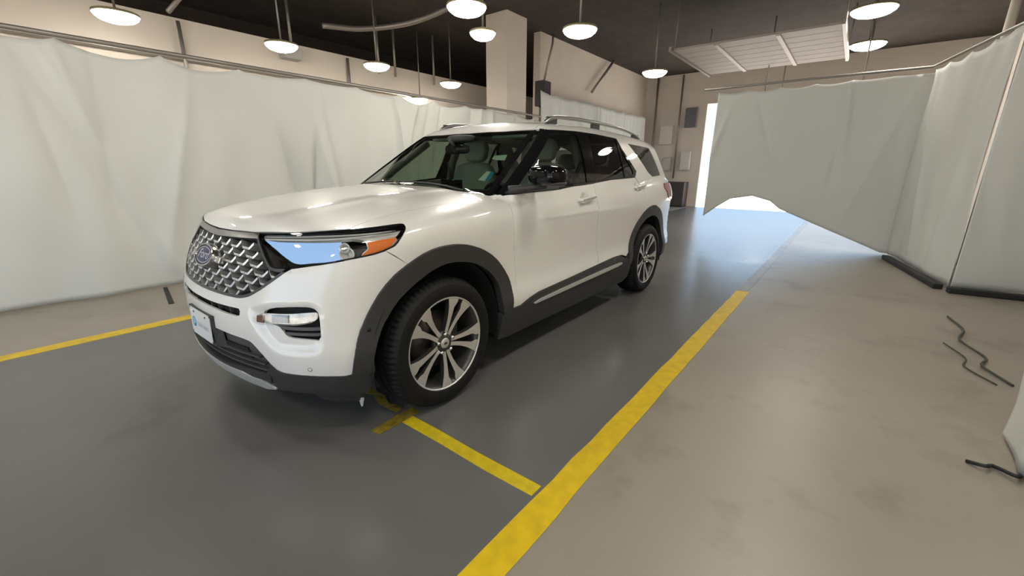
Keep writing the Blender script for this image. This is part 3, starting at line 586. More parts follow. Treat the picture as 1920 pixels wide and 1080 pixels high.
part(panel('hood', hood_loop, ('top',), M_paint, None, .022, gap=.003, flange=.03, disp=hood_disp))
arch_f = f_['arch_f']; i_seam = 7
door_f = [(-.64, .86, 1.172)]+f_['door_f'][1:]
hlamp = f_['headlight']
seam_top = (.345, .944, .966)
fender = [(.432, .801, 1.065)]+hood_side[1:]+[(-.645, .80, 1.17)]+door_f+[(-.62, .967, .435)]+cr(arch_f[i_seam:])[::-1]+[seam_top]+[hlamp[i] for i in (13, 14, 15, 16, 17, 18, 19, 20)]
part(both('front_fender', fender, W40, M_paint, None, .028, gap=.0004))
fl = f_['fascia_low']
half = [(.843, 0, .732)]+cr([p for p in f_['grille_low'] if p[1] > .1])+[hlamp[i] for i in (8, 9, 10, 11)]+[seam_top]+cr(arch_f[:8])[::-1]+[fl[-1]]+cr(fl)[-2::-1]+[(.868, .1, .546)]
bump_loop = half+[(.87, 0, .546)]+[(x, -y, z) for x, y, z in half[:0:-1]]
slot_half = [(.857, 0, .682)]+[p for p in f_['slot'][2:] if p[1] > .1]
slot_loop = slot_half+[(.862, 0, .655)]+mirror_loop(slot_half[:0:-1])
fog = smooth_loop(f_['fog_open'], 1); rec = np.array(to_uv(WALL, smooth_loop(f_['fog_recess'], 2)))
def bumper_disp(P, uv):
    d = np.zeros(len(uv))
    q = np.stack([np.abs(uv[:, 0]), uv[:, 1]], 1); i = inside(rec, q)
    if i.any():
        e = edge_dist(rec, q[i]); t = np.clip(e/.035, 0, 1); d[i] -= .020*t*t*(3-2*t)
    return d
BUMP = part(panel('front_bumper', bump_loop, WALL, M_paint, None, .017, holes=[slot_loop, fog, mirror_loop(fog)], disp=bumper_disp, free_normals=True, flange=.014, gap=.0008))
# doors, quarter panels, roof
dlo = f_['dlo']; door_m = f_['door_m']; rt_ = f_['rocker_top']
belt_f = [(-.66, .878, 1.178), (-.9, .905, 1.187), (-1.229, .919, 1.194), (-1.372, .918, 1.207), (-1.754, .916, 1.222)]
HANDLES = [(-1.565, .95, 1.113), (-2.685, .935, 1.176)]
def door_disp(P, uv):
    d = np.zeros(len(P))
    for hx, hy, hz in HANDLES: d -= .022*np.exp(-(((P[:, 0]-hx)/.062)**2+((P[:, 2]-hz+.004)/.036)**2)**2)
    return d
front_door = [door_f[0]]+belt_f+door_m[1:]+[(-1.85, .958, .519), (-1.369, .96, .497), (-.91, .964, .482), (-.796, .965, .464), (-.70, .965, .438)]+[(-.668, .965, .425)]+f_['door_f'][:0:-1]
FD = part(both('front_door', front_door, WALL, M_paint, None, .022, disp=door_disp))
arc_r = [(-3.045+.56*math.cos(math.radians(a)), .96, .395+.56*math.sin(math.radians(a))) for a in range(0, 181, 9)]
rd_rear = [(-2.68, .90, 1.258), (-2.79, .93, 1.17), (-2.80, .95, 1.05), (-2.775, .955, .95), (-2.735, .955, .862)]
rear_door = [(-1.754, .916, 1.222), (-1.787, .915, 1.227), (-2.121, .908, 1.247), (-2.66, .897, 1.257)]+rd_rear[1:]+[p for p in arc_r if p[2] < .86 and p[0] < -2.75 and False]+\
    [(-3.045+.56*math.cos(math.radians(a)), .96, .395+.56*math.sin(math.radians(a))) for a in ()]
arc_front = [(-3.045+.56*math.cos(math.radians(a)), .96, .395+.56*math.sin(math.radians(a))) for a in (54, 46, 38, 30, 22, 14)]
rear_door += arc_front+[(-2.44, .967, .50), (-2.36, .965, .525), (-2.293, .961, .531), (-2.157, .959, .532), (-1.85, .958, .519)]+door_m[-2:0:-1]
RD = part(both('rear_door', rear_door, WALL, M_paint, None, .022, disp=door_disp))
roof_edge = [(-1.30, .625, 1.64), (-1.36, .622, 1.665), (-1.5, .615, 1.69), (-1.8, .61, 1.70), (-2.4, .61, 1.71), (-3.0, .61, 1.69), (-3.4, .605, 1.66), (-3.66, .60, 1.63)]
arc_back = [(-3.045+.56*math.cos(math.radians(a)), .96, .395+.56*math.sin(math.radians(a))) for a in (158, 146, 134, 122, 110, 98, 86, 74, 64, 54)]
quarter = [(-1.325, .70, 1.63)]+roof_edge+[(-3.68, .66, 1.59), (-3.64, .72, 1.53), (-3.70, .80, 1.36), (-3.76, .84, 1.22), (-3.70, .905, 1.19), (-3.45, .922, 1.185), (-3.42, .945, 1.137), (-3.50, .953, 1.09), (-3.56, .95, 1.02), (-3.72, .925, .98), (-3.76, .92, .85), (-3.70, .93, .70), (-3.60, .94, .62)]+arc_back+rd_rear[-2:0:-1]+[(-2.69, .897, 1.257)]+dlo[8:0:-1]
part(both('quarter_panel', quarter, W40, M_paint, None, .03, holes=[f_['win_q']]))
re = roof_edge; front_r = [(-1.245, .35, 1.63), (-1.225, 0, 1.63)]
roof_loop = [(x, y-.006, z) for x, y, z in re]+[(-3.75, .4, 1.63), (-3.78, 0, 1.63), (-3.75, -.4, 1.63)]+[(x, -y+.006, z) for x, y, z in re[::-1]]+[(-1.245, -.35, 1.63), (-1.225, 0, 1.63), (-1.245, .35, 1.63)]
part(panel('roof', roof_loop, ('top',), M_paint, None, .04, gap=.004, flange=.02))
# glazing
part(both('window_surround', dlo, ('side',), M_gloss, None, .03, holes=[f_['win_f'], f_['win_r'], f_['win_rq']], lift=.001, gap=.001))
part(both('front_side_window', f_['win_f'], ('side',), M_wf, None, .04, lift=-.005, flange=0, gap=-.004))
part(both('rear_side_window', f_['win_r'], ('side',), M_wr, None, .04, lift=-.005, flange=0, gap=-.004))
part(both('rear_door_pane', f_['win_rq'], ('side',), M_wr, None, .04, lift=-.005, flange=0, gap=-.004))
part(both('quarter_window', f_['win_q'], ('side',), M_wr, None, .04, lift=-.002, flange=0, gap=.001))
wsl = [(-.40, 0, 1.2), (-.43, .3, 1.2), (-.50, .55, 1.19), (-.58, .74, 1.18), (-.625, .766, 1.19), (-1.298, .632, 1.632), (-1.25, .36, 1.63), (-1.228, 0, 1.63)]
ws_loop = wsl+[(x, -y, z) for x, y, z in wsl[-2:0:-1]]
def ws_low(P, uv): return np.where(P[:, 2] < 1.235, -.004, 0)
wsc = [(-.47, 0, 1.2), (-.50, .3, 1.2), (-.57, .55, 1.19), (-.64, .72, 1.2), (-1.27, .595, 1.62), (-1.23, .36, 1.62), (-1.205, 0, 1.62)]
wsc_loop = wsc+[(x, -y, z) for x, y, z in wsc[-2:0:-1]]
part(panel('windshield', wsc_loop, ('top',), M_ws, None, .05, lift=-.001, flange=0, gap=-.006))
part(panel('windshield_border', ws_loop, ('top',), M_gloss, None, .03, holes=[wsc_loop], lift=-.002, flange=.02, gap=.002))
# back end (seen only at its edge, built whole)
tg = [(-3.72, .60, 1.60), (-3.80, .70, 1.36), (-3.86, .76, 1.22)]
part(both('tail_lamp', [(-3.45, .922, 1.182), (-3.58, .906, 1.188), (-3.70, .89, 1.185), (-3.80, .83, 1.17), (-3.93, .6, 1.14), (-3.94, .6, 1.04), (-3.83, .84, 1.03), (-3.72, .92, .99), (-3.57, .95, 1.02), (-3.50, .953, 1.09), (-3.42, .945, 1.137)], WALL, M_red, None, .03, lift=.006))
rw = [(-3.70, .68, 1.585), (-3.78, .76, 1.36), (-3.83, .78, 1.215)]
part(panel('rear_window', rw+[(-3.95, 0, 1.215)]+mirror_loop(rw[::-1])+[(-3.80, 0, 1.585)], ('rear',), M_wr, None, .05, flange=0))
tgl = [(-3.83, .78, 1.20), (-3.93, .6, 1.16), (-3.95, .58, 1.02), (-3.86, .82, 1.0), (-3.9, .80, .78)]
part(panel('tailgate', tgl+[(-4.06, 0, .78)]+mirror_loop(tgl[::-1])+[(-3.97, 0, 1.205)], ('rear',), M_paint, None, .04))
rbl = [(-3.70, .925, .96), (-3.84, .86, .98), (-3.93, .78, .77), (-4.05, .3, .765), (-4.06, 0, .765)]
rbm = rbl+mirror_loop(rbl[-2::-1])
rb_low = [(-3.60, .94, .60), (-3.62, .94, .46), (-3.85, .88, .45), (-4.05, .4, .45), (-4.06, 0, .45)]
part(panel('rear_bumper', [(-3.76, .92, .85)]+rbm[1:-1]+[(-3.76, -.92, .85), (-3.70, -.93, .70), (-3.60, -.94, .60)]+mirror_loop(rb_low)[1:]+rb_low[-2:0:-1]+[(-3.60, .94, .60), (-3.70, .93, .70)], ('rear',), M_paint, None, .04))
# black lower cladding
def ring_panel(name, outer, inner, lift, m, res=.02, **k):
    return both(name, outer+inner[::-1], WALL, m, None, res, lift=lift, flange=.05, gap=0, **k)
ao = [p for p in arch_f]; ao[0] = (.55, .888, .388); ao = cr(ao)
ai = [(.452, .925, .385), (.455, .93, .46)]+f_['archi_f'][0:]
ai[-1] = (-.492, .967, .43); ai = cr(ai)
clad_f = ao+[(-.592, .967, .43)]+ai[::-1]
def flare(P, uv, outer=None): return np.zeros(len(P))
part(both('wheel_arch_trim', clad_f, WALL, M_plast, None, .02, lift=.016, flange=.05, gap=0))
aro = [(-3.045+.56*math.cos(math.radians(a)), .96, .395+.56*math.sin(math.radians(a))) for a in range(0, 186, 8)]
ari = [(-3.03+.465*math.cos(math.radians(a)), .96, .395+.465*math.sin(math.radians(a))) for a in range(186, -1, -8)]
part(both('wheel_arch_trim', aro+ari, WALL, M_plast, None, .02, lift=.016, flange=.05, gap=0))
rock = [(-.48, .96, .43), (-.592, .967, .44), (-.70, .965, .437)]+rt_[2:]+[(-2.413, .968, .50), (-2.50, .968, .46), (-2.56, .968, .40), (-2.55, .94, .27), (-2.45, .93, .235), (-1.5, .92, .225), (-.60, .93, .235), (-.47, .94, .25)]
part(both('rocker_cladding', rock, WALL, M_plast, None, .025, lift=.012, flange=.04, gap=0))
part(both('rocker_strip', smooth_loop(f_['chrome'], 1), WALL, M_sat, None, .02, lift=.024, flange=.014, gap=0))
val_half = fl[5:]+[(.55, .888, .388), (.452, .925, .385), (.46, .91, .30), (.482, .885, .262), (.545, .862, .275), (.62, .812, .29), (.689, .724, .292), (.732, .637, .29), (.762, .55, .285), (.772, .53, .31), (.785, .50, .325), (.79, .52, .36)]
part(both('lower_valance', val_half, WALL, M_plast, None, .02, lift=.006, flange=.05, gap=0))
def val_ridge(P, uv): return np.zeros(len(P))
skt = [(.846, 0, .338)]+[p for p in f_['skid_top'] if p[1] > .1]
skb = [(.835, 0, .285), (.826, .2, .285), (.805, .38, .278), (.78, .48, .275)]
sk_half = skt+skb[::-1]
part(panel('skid_plate', skt+skb[::-1][:-1]+[(.835, 0, .285)]+[(x, -y, z) for x, y, z in skb[1:]]+mirror_loop(skt[:0:-1]), WALL, M_sat, None, .025, lift=.016, flange=.04, gap=0))
# ------------------------------------------------------------------ car: front end details
def sub(o, parent):
    o.parent = parent; o.matrix_parent_inverse = parent.matrix_parent_inverse.copy() if False else Matrix(); return o
def shrink3(loop, param, g):
    uv = to_uv(param, resample(loop, .02)); return [tuple(p) for p in cast_uv(param, offset_uv(uv, g))]
def uv3(param, pts): return [tuple(p) for p in cast_uv(param, np.array(pts))]
def frame_at(p, param=('front',)):
    P, N = surf(p, param); N = Vector(N); r = (Vector((0, 1, 0))-N*N.y).normalized(); u = N.cross(r)
    if u.z < 0: u = -u
    return Matrix((( r.x, u.x, N.x, P[0]), (r.y, u.y, N.y, P[1]), (r.z, u.z, N.z, P[2]), (0, 0, 0, 1)))
gr_half = [(.843, 0, .732)]+cr([p for p in f_['grille_low'] if p[1] > .1])+[hlamp[i] for i in (6, 5, 4, 3, 2, 1, 0)]+cr(hood_front)[::-1]
gr_half = [p for p in gr_half if p[1] <= .672]
gh = [p for i, p in enumerate(gr_half) if not (p[1] > .395 and p[2] > 1.036)]
gr_loop = gh[:-1]+[(.713, 0, 1.022)]+mirror_loop(gh[-2:0:-1])
FR = ('front',)
grille = part(panel('grille', gr_loop, WALL, M_cav, None, .04, lift=-.075, flange=0, gap=-.004))
bl = [(.73, 0, .9935)]+[p for p in f_['bar_low'] if p[1] > .1]
bt = [p for p in cr(hood_front) if p[1] < .385]
bar_half = [(x, y, z-.003) for x, y, z in bt]+[(.676, .396, 1.022)]+bl[::-1]
bar = panel('grille_top_bar', bar_half[:-1]+[(.73, 0, .9935)]+mirror_loop(bar_half[:-1][::-1])[:-1], FR, M_dchr, None, .025, lift=.004, flange=.03, gap=0); to_car(bar); bar.parent = grille
gl_low = [p for p in gr_loop]
ring = panel('grille_frame', gr_loop, WALL, mat('grille_frame_grey', (.10, .10, .10), .3, .6), None, .02, holes=[shrink3(gr_loop, WALL, .013)], lift=.001, flange=.06, gap=0); to_car(ring); ring.parent = grille
def scale_mesh():
    w, p = .108, .0365; pl = [(-.5, .58), (-.43, .34), (-.34, -.02), (-.25, -.24), (.25, -.24), (.34, -.02), (.43, .34), (.5, .58)]
    v = []; f = []
    for a, b in pl:
        u, q = a*w, b*p; v += [(u, q+.0015, .0055), (u, q-.009, .001), (u*.93, q-.006, -.045), (u*.93, q-.002, -.045)]
    n = len(pl)
    for i in range(n-1):
        for k in range(4): f.append((4*i+k, 4*i+4+k, 4*i+4+(k+1) % 4, 4*i+(k+1) % 4))
    f += [(0, 1, 2, 3), tuple(4*(n-1)+k for k in (3, 2, 1, 0))]
    me = bpy.data.meshes.new('grille_scale'); me.from_pydata(v, [], f); me.materials.append(mat('grille_lip_silver', (.86, .86, .86), .28, .55)); me.materials.append(mat('grille_shelf_grey', (.40, .40, .40), .42, .35))
    for i, po in enumerate(me.polygons): po.material_index = 0 if (i % 4 == 0 and i < 4*(n-1)) else 1
    bm = bmesh.new(); bm.from_mesh(me); bmesh.ops.recalc_face_normals(bm, faces=bm.faces[:]); bm.to_mesh(me); bm.free(); return me
SM = scale_mesh(); gin = np.array([(p[1], p[2]) for p in gr_loop]); bar_uv = np.array([(p[1], p[2]) for p in bar_half[:-1]+[(.73, 0, .9935)]+mirror_loop(bar_half[:-1][::-1])[:-1]])
for r_ in range(9):
    z = .7545+.0365*r_
    for k in range(-7, 8):
        y = (k+.5*(r_ % 2))*.108; q = np.array([[y, z]])
        if not inside(gin, q)[0] or edge_dist(gin, q)[0] < .014: continue
        if inside(bar_uv, q)[0] or edge_dist(bar_uv, q)[0] < .012: continue
        if (y/.14)**2+((z-.888)/.07)**2 < .55: continue
        o = bpy.data.objects.new('grille_scale', SM); C.objects.link(o); M = frame_at((.8, y, z)); M = M @ Matrix.Translation((0, 0, -.008))
        o.parent = grille; o.matrix_parent_inverse = Matrix.Translation(-Vector(car.location)); o.matrix_basis = M
        o.matrix_parent_inverse = (grille.matrix_parent_inverse @ Matrix()).inverted() if False else Matrix()
# badge
def ell(rx, rz, w, n=40): return [(rx*math.cos(2*math.pi*i/n), rz*math.sin(2*math.pi*i/n), w) for i in range(n)]
def loft(name, rings, m, parent, cap0=True, cap1=True, smooth=True):
    n = len(rings[0]); v = [p for r in rings for p in r]; f = []
    for i in range(len(rings)-1):
        for j in range(n): f.append((i*n+j, i*n+(j+1) % n, (i+1)*n+(j+1) % n, (i+1)*n+j))
    if cap0: f.append(tuple(range(n))[::-1])
    if cap1: f.append(tuple((len(rings)-1)*n+j for j in range(n)))
    o = pyd(name, v, f, m, parent, False); bm = bmesh.new(); bm.from_mesh(o.data); bmesh.ops.recalc_face_normals(bm, faces=bm.faces[:]); bm.to_mesh(o.data); bm.free()
    return auto_smooth(o) if smooth else o
BM = frame_at((.8, 0, .888)); BM = BM @ Matrix.Translation((0, 0, .012))
badge = loft('badge', [ell(.124, .066, -.05), ell(.124, .066, .006), ell(.119, .062, .016), ell(.110, .054, .018), ell(.108, .052, .012)], mat('badge_rim_chrome', (.55, .54, .52), .2, 1.), None, True, True)
badge.matrix_basis = BM; to_car(badge); tag(badge, 'blue oval badge with a chrome rim')
oval = loft('badge_face', [ell(.107, .0515, .0125), ell(.10, .047, .016)], mat('badge_blue', (.055, .06, .13), .35, 0., spec=.3), badge); oval.parent = badge
ovr = loft('badge_line', [ell(.096, .0435, .0162), ell(.096, .0435, .0168), ell(.092, .0405, .0168), ell(.092, .0405, .0162)], M_sat, badge, False, False)
text_mesh('badge_script', 'Ford', .068, mat('badge_letter_grey', (.5, .5, .54), .4), badge, Matrix.Translation((0, .002, .0165)) @ Matrix.Diagonal((1.05, 1, 1, 1)), shear=.35)
for sgn in (1, -1):
    o = box('badge_wing', (sgn*.145, -.002, -.016), (.085, .04, .04), MATS['badge_rim_chrome'], badge, .006)
# slot, lower grille, skid surround
part(panel('bumper_slot', shrink3(slot_loop, WALL, -.004), WALL, M_cav, None, .04, lift=-.035, flange=0, gap=0))
for yv in (.115, .195, .31):
    for s_ in (1, -1):
        P0, N0 = surf((.85, yv*s_, .668)); o = box('slot_divider', tuple(np.array(P0)-np.array(N0)*.022), (.02, .004, .034), M_plast2); to_car(o)
lg_half = [(.868, 0, .552), (.86, .206, .550), (.844, .328, .547), (.822, .445, .543), (.812, .489, .528), (.799, .531, .489), (.78, .578, .437), (.772, .60, .40), (.79, .52, .35), (.805, .42, .325), (.821, .346, .335), (.838, .2, .33), (.846, 0, .33)]
lg_loop = lg_half+mirror_loop(lg_half[-2:0:-1])
lgr = part(panel('lower_grille', lg_loop, WALL, M_plast2, None, .03, lift=-.028, flange=0, gap=-.01))
part(panel('lower_grille_opening', uv3(WALL, [(-.40, .475), (.40, .475), (.43, .385), (-.43, .385)]), WALL, M_cav, None, .04, lift=-.020, flange=.01, gap=0))
for z0, z1, sw, lf in ((.444, .452, .50, -.008), (.412, .420, .53, -.006), (.382, .390, .55, -.004)):
    o = panel('lower_grille_slat', uv3(WALL, [(-sw, z0), (sw, z0), (sw, z1), (-sw, z1)]), WALL, M_plast2, None, .05, lift=lf, flange=.022, gap=0); to_car(o)
part(panel('bumper_lip', uv3(WALL, [(-.565, .333), (.565, .333), (.57, .372), (.3, .358), (-.3, .358), (-.57, .372)]), WALL, M_plast, None, .03, lift=.012, flange=.05, gap=0))
# licence plate
pm = mat('plate_white', (.80, .82, .84), .35, coat=.5); brk = M_plast
bv = [(.872, -.160, .448), (.872, .160, .448), (.878, .160, .612), (.878, -.160, .612), (.835, -.19, .43), (.835, .205, .43), (.845, .185, .605), (.845, -.185, .605)]
o = pyd('plate_bracket', bv, [(0, 1, 2, 3), (4, 7, 6, 5), (0, 4, 5, 1), (1, 5, 6, 2), (2, 6, 7, 3), (3, 7, 4, 0)], brk); to_car(o)
plate = box('licence_plate', (0, 0, 0), (.304, .152, .003), pm, None, 0); bm = bmesh.new(); add_box(bm, (0, 0, 0), (.304, .152, .003)); 
bmesh.ops.bevel(bm, geom=[e for e in bm.edges if abs(e.verts[0].co.z-e.verts[1].co.z) > .002], offset=.012, segments=4, affect='EDGES'); bm.to_mesh(plate.data); bm.free()
PLM = Matrix(((0, -.03, 1, .8805), (1, 0, 0, 0), (0, 1, .03, .530), (0, 0, 0, 1))); plate.matrix_basis = PLM; to_car(plate); tag(plate, 'white dealer plate with a blue disc and grey lettering')
M_pb = mat('plate_blue', (.05, .33, .68), .35)
lathe('plate_disc', [(0, .0022), (.029, .0022), (.029, .0015)], M_pb, plate, n=36, c=(-.098, -.004, 0))
lathe('plate_symbol', [(.010, .0023), (.010, .0029), (.016, .0029), (.016, .0023)], pm, plate, n=24, c=(-.098, -.001, 0), closed=True)
text_mesh('plate_lettering', 'CARVANA', .031, mat('plate_grey', (.45, .5, .56), .4), plate, Matrix.Translation((.035, -.006, .0022)), spacing=1.15)
lathe('plate_screw', [(0, .0045), (.005, .004), (.006, .0015)], M_plast, plate, n=12, c=(.085, .055, 0)); lathe('plate_screw', [(0, .0045), (.005, .004), (.006, .0015)], M_plast, plate, n=12, c=(-.085, .055, 0))
# fog lamps
fog_s = [to_uv(WALL, f_['fog_open']), to_uv(WALL, f_['fog_lens'])]
fl_loop = smooth_loop(f_['fog_lens'], 1)
M_fref = mat('fog_reflector', (.55, .52, .46), .28, .7, noise=(40, .4))
for s_ in (1, -1):
    b = panel('fog_lamp_bay', shrink3(fog, WALL, -.006), WALL, M_cav, None, .03, lift=-.058, flange=0, gap=0, side=s_); to_car(b)
    h = panel('fog_lamp', fl_loop, WALL, M_fref, None, .02, lift=-.016, flange=.03, gap=.003, side=s_); to_car(h); tag(h, 'clear slim fog lamp')
    q = fog_s[1]; a, bq = q[:, 0].min(), q[:, 0].max()
    l = panel('fog_lens', fl_loop, WALL, M_lens, None, .02, lift=.002, flange=.012, gap=0, side=s_); to_car(l); l.parent = h; l.matrix_parent_inverse = Matrix()
    w = panel('fog_led_window', uv3(WALL, [(a+.11, .650), (a+.20, .654), (a+.20, .690), (a+.11, .686)]), WALL, mat('led_grey', (.30, .33, .37), .25, .3, noise=(90, .5)), None, .03, lift=-.010, flange=.004, gap=0, side=s_); w.parent = h
    w = panel('fog_end_patch', uv3(WALL, [(a+.012, .640), (a+.055, .642), (a+.06, .678), (a+.015, .672)]), WALL, mat('fog_end_brown', (.16, .06, .035), .25, .2), None, .03, lift=-.010, flange=.004, gap=0, side=s_); w.parent = h  # reddish-brown patch at the inner end of the fog lamp
    rs = fog_s[0][:, 0].max()
    for z0, z1, i0 in ((.618, .634, .135), (.592, .606, .165)):
        w = panel('fog_slat', uv3(WALL, [(a+i0, z0), (rs, z0), (rs-.004, z1), (a+i0-.012, z1)]), WALL, M_plast2, None, .03, lift=-.024, flange=.02, gap=0, side=s_); to_car(w)
    P0, N0 = surf(f_['sensor'][0]); N0 = Vector(N0); M = N0.to_track_quat('Z', 'Y').to_matrix().to_4x4(); M.translation = Vector(P0)
    o = lathe('parking_sensor', [(0, .003), (.007, .0028), (.0085, .0015), (.0086, -.01)], M_paint, None, n=20); o.data.transform(Matrix.Diagonal((1, 1, 1, 1)))
    o.data.transform(M); 
    if s_ < 0: o.data.transform(Matrix.Diagonal((1, -1, 1, 1))); o.data.flip_normals()
    to_car(o)
    o = lathe('sensor_ring', [(.0092, .001), (.0092, .0022), (.0108, .0022), (.0108, .001)], mat('sensor_gap', (.2, .2, .2), .5), None, n=20, closed=True); o.data.transform(M)
    if s_ < 0: o.data.transform(Matrix.Diagonal((1, -1, 1, 1))); o.data.flip_normals()
    to_car(o)
# headlights
HP = ('wall', 0); hl_loop = hlamp; hl_s = cr(hlamp+[hlamp[0]], 3)[:-1]
M_hd = mat('headlight_dark', (.02, .02, .021), .25, coat=.6)
M_mir = mat('headlight_mirror', (.30, .34, .42), .05, 1.)
M_clr = mat('headlight_silver', (.66, .66, .64), .25, .25)
def mirror_sheet(sd):
    """upright reflector behind the lens: follows the lamp in plan, leans back only slightly"""
    ys_ = [.415, .50, .57, .64, .71, .76, .800]; plan = [(.680-.52*(y-.44), y) for y in ys_]; zb = [.965, .915, .892, .896, .906, .914, .924]; zt = [1.000, 1.004, 1.006, 1.009, 1.013, 1.017, 1.020]
    v = []; f = []; k = 6
    for (x, y), b_, t_ in zip(plan, zb, zt):
        nx, ny = Vector((.894, .447))
        for j in range(k+1):
            z = b_+(t_-b_)*j/k; off = -.014+.16*(1.02-z)*.9+.30*max(z-.985, 0)*0; v.append((x+nx*(off-.008), (y+ny*(off-.008))*sd, z))
    for i in range(len(plan)-1):
        for j in range(k): q = (i*(k+1)+j, (i+1)*(k+1)+j, (i+1)*(k+1)+j+1, i*(k+1)+j+1); f.append(q if sd > 0 else q[::-1])
    return pyd('reflector_mirror', v, f, M_mir, None, True)
for s_ in (1, -1):
    h = panel('headlight', hl_s, HP, M_hd, None, .025, lift=-.095, flange=0, gap=-.004, side=s_); to_car(h); tag(h, 'clear headlight with an amber side reflector')
    rim_ = panel('headlight_surround', hl_s, HP, M_gloss, None, .02, holes=[shrink3(hl_s, HP, .0085)], lift=.001, flange=.018, gap=.001, side=s_)
    lens_ = panel('headlight_lens', shrink3(hl_s, HP, .006), HP, M_lens, None, .025, lift=-.002, flange=0, gap=0, side=s_)
    drl = panel('light_bar', f_['hl_drl'], HP, M_clr, None, .02, lift=-.014, flange=.02, gap=0, side=s_)
    drl2 = panel('light_bar_groove', shrink3(f_['hl_drl'], HP, .0075), HP, M_plast2, None, .02, lift=-.0115, flange=.003, gap=0, side=s_)
    mir = mirror_sheet(s_)
    amb = panel('amber_marker', f_['amber'], HP, M_amber, None, .015, lift=-.010, flange=.02, gap=0, side=s_)
    ab = panel('amber_border', f_['amber'], HP, M_clr, None, .015, lift=-.013, flange=.01, gap=-.005, side=s_)
    wg = panel('headlight_wing', f_['hl_wing'], HP, mat('wing_silver', (.66, .64, .60), .3, .5), None, .015, lift=-.010, flange=.02, gap=0, side=s_)
    parts_ = [rim_, lens_, drl, drl2, mir, amb, ab, wg]
    for zc, yc, rr in ((.965, .858, .030), (1.0, .84, .020)):
        P0, N0 = surf((.5, yc, zc)); N0 = Vector(N0); M = N0.to_track_quat('Z', 'Y').to_matrix().to_4x4(); M.translation = Vector(P0)-N0*.045
        b = lathe('projector_bowl', [(.004, -.012), (rr*.5, -.008), (rr*.85, .006), (rr, .02), (rr+.003, .02), (rr+.003, -.012)], M_clr, None, n=24); b.data.transform(M)
        if s_ < 0: b.data.transform(Matrix.Diagonal((1, -1, 1, 1))); b.data.flip_normals()
        parts_.append(b)
    if s_ > 0:
        P0, N0 = surf((.34, .91, 1.041)); N0 = Vector(N0); r = (Vector((-1, .36, .02))); r = (r-N0*r.dot(N0)).normalized(); u = N0.cross(r); u = u if u.z > 0 else -u
        parts_.append(text_mesh('headlight_lettering', 'EXPLORER', .014, mat('letter_grey', (.40, .38, .35), .4), None, Matrix(((r.x, u.x, N0.x, P0[0]-N0.x*.0085), (r.y, u.y, N0.y, P0[1]-N0.y*.0085), (r.z, u.z, N0.z, P0[2]-N0.z*.0085), (0, 0, 0, 1))), spacing=1.35))
    for q in parts_: q.parent = h; q.matrix_parent_inverse = Matrix()
# small clip hanging under the bumper corner, and the air deflector
o = loft('air_deflector', [[(.66, .70, .275), (.60, .80, .275), (.50, .87, .275), (.47, .87, .275), (.58, .77, .275), (.64, .69, .275)], [(.63, .71, .225), (.58, .79, .215), (.50, .85, .21), (.48, .85, .21), (.56, .77, .22), (.61, .70, .225)]], M_plast, None, smooth=False); to_car(o)
o = loft('undertray_clip', [[(.50, .87, .225), (.50, .835, .225), (.488, .835, .225), (.488, .87, .225)], [(.497, .856, .175), (.497, .847, .175), (.491, .847, .175), (.491, .856, .175)]], mat('pale_plastic', (.55, .55, .55), .5), None, smooth=False); to_car(o)
for s_ in (1, -1):
    P0, N0 = surf((.462, .92, .60)); N0 = Vector(N0); M = N0.to_track_quat('Z', 'Y').to_matrix().to_4x4(); M.translation = Vector(P0)+N0*.015
    o = lathe('arch_sensor', [(0, .004), (.007, .0035), (.009, .002), (.0115, .002), (.0118, -.004)], M_gloss, None, n=20); o.data.transform(M)
    if s_ < 0: o.data.transform(Matrix.Diagonal((1, -1, 1, 1))); o.data.flip_normals()
    to_car(o)
# ------------------------------------------------------------------ car: wheels
ZC, TR = .381, .381
def tyre_mesh():
    prof = [(.262, -.012), (.275, -.001), (.300, .010), (.325, .012), (.346, .006), (.362, -.008), (.3725, -.024), (.378, -.042), (.381, -.062), (.3765, -.0625), (.3765, -.0705), (.381, -.071), (.3812, -.110), (.3765, -.1105), (.3765, -.1185), (.3812, -.119)]
    mid = -.1225; prof = prof+[(r, 2*mid-y) for r, y in prof[::-1]]
    n = 216; v = []; f = []; k = len(prof)
    for j in range(n):
        t = 2*math.pi*j/n
        for i, (r, y) in enumerate(prof):
            if j % 3 == 0 and (5 <= i <= 8 or k-9 <= i <= k-6): r -= .010 if i in (7, 8, k-9, k-8) else .006
            sk = .012*math.sin(0) if False else 0
            v.append((r*math.cos(t+sk), y, r*math.sin(t+sk)))
    for j in range(n):
        for i in range(k-1): a = j*k+i; b = ((j+1) % n)*k+i; f.append((a, a+1, b+1, b))
    o = pyd('tyre', v, f, M_tire); bm = bmesh.new(); bm.from_mesh(o.data); bmesh.ops.recalc_face_normals(bm, faces=bm.faces[:]); bm.to_mesh(o.data); bm.free(); return auto_smooth(o, 25)
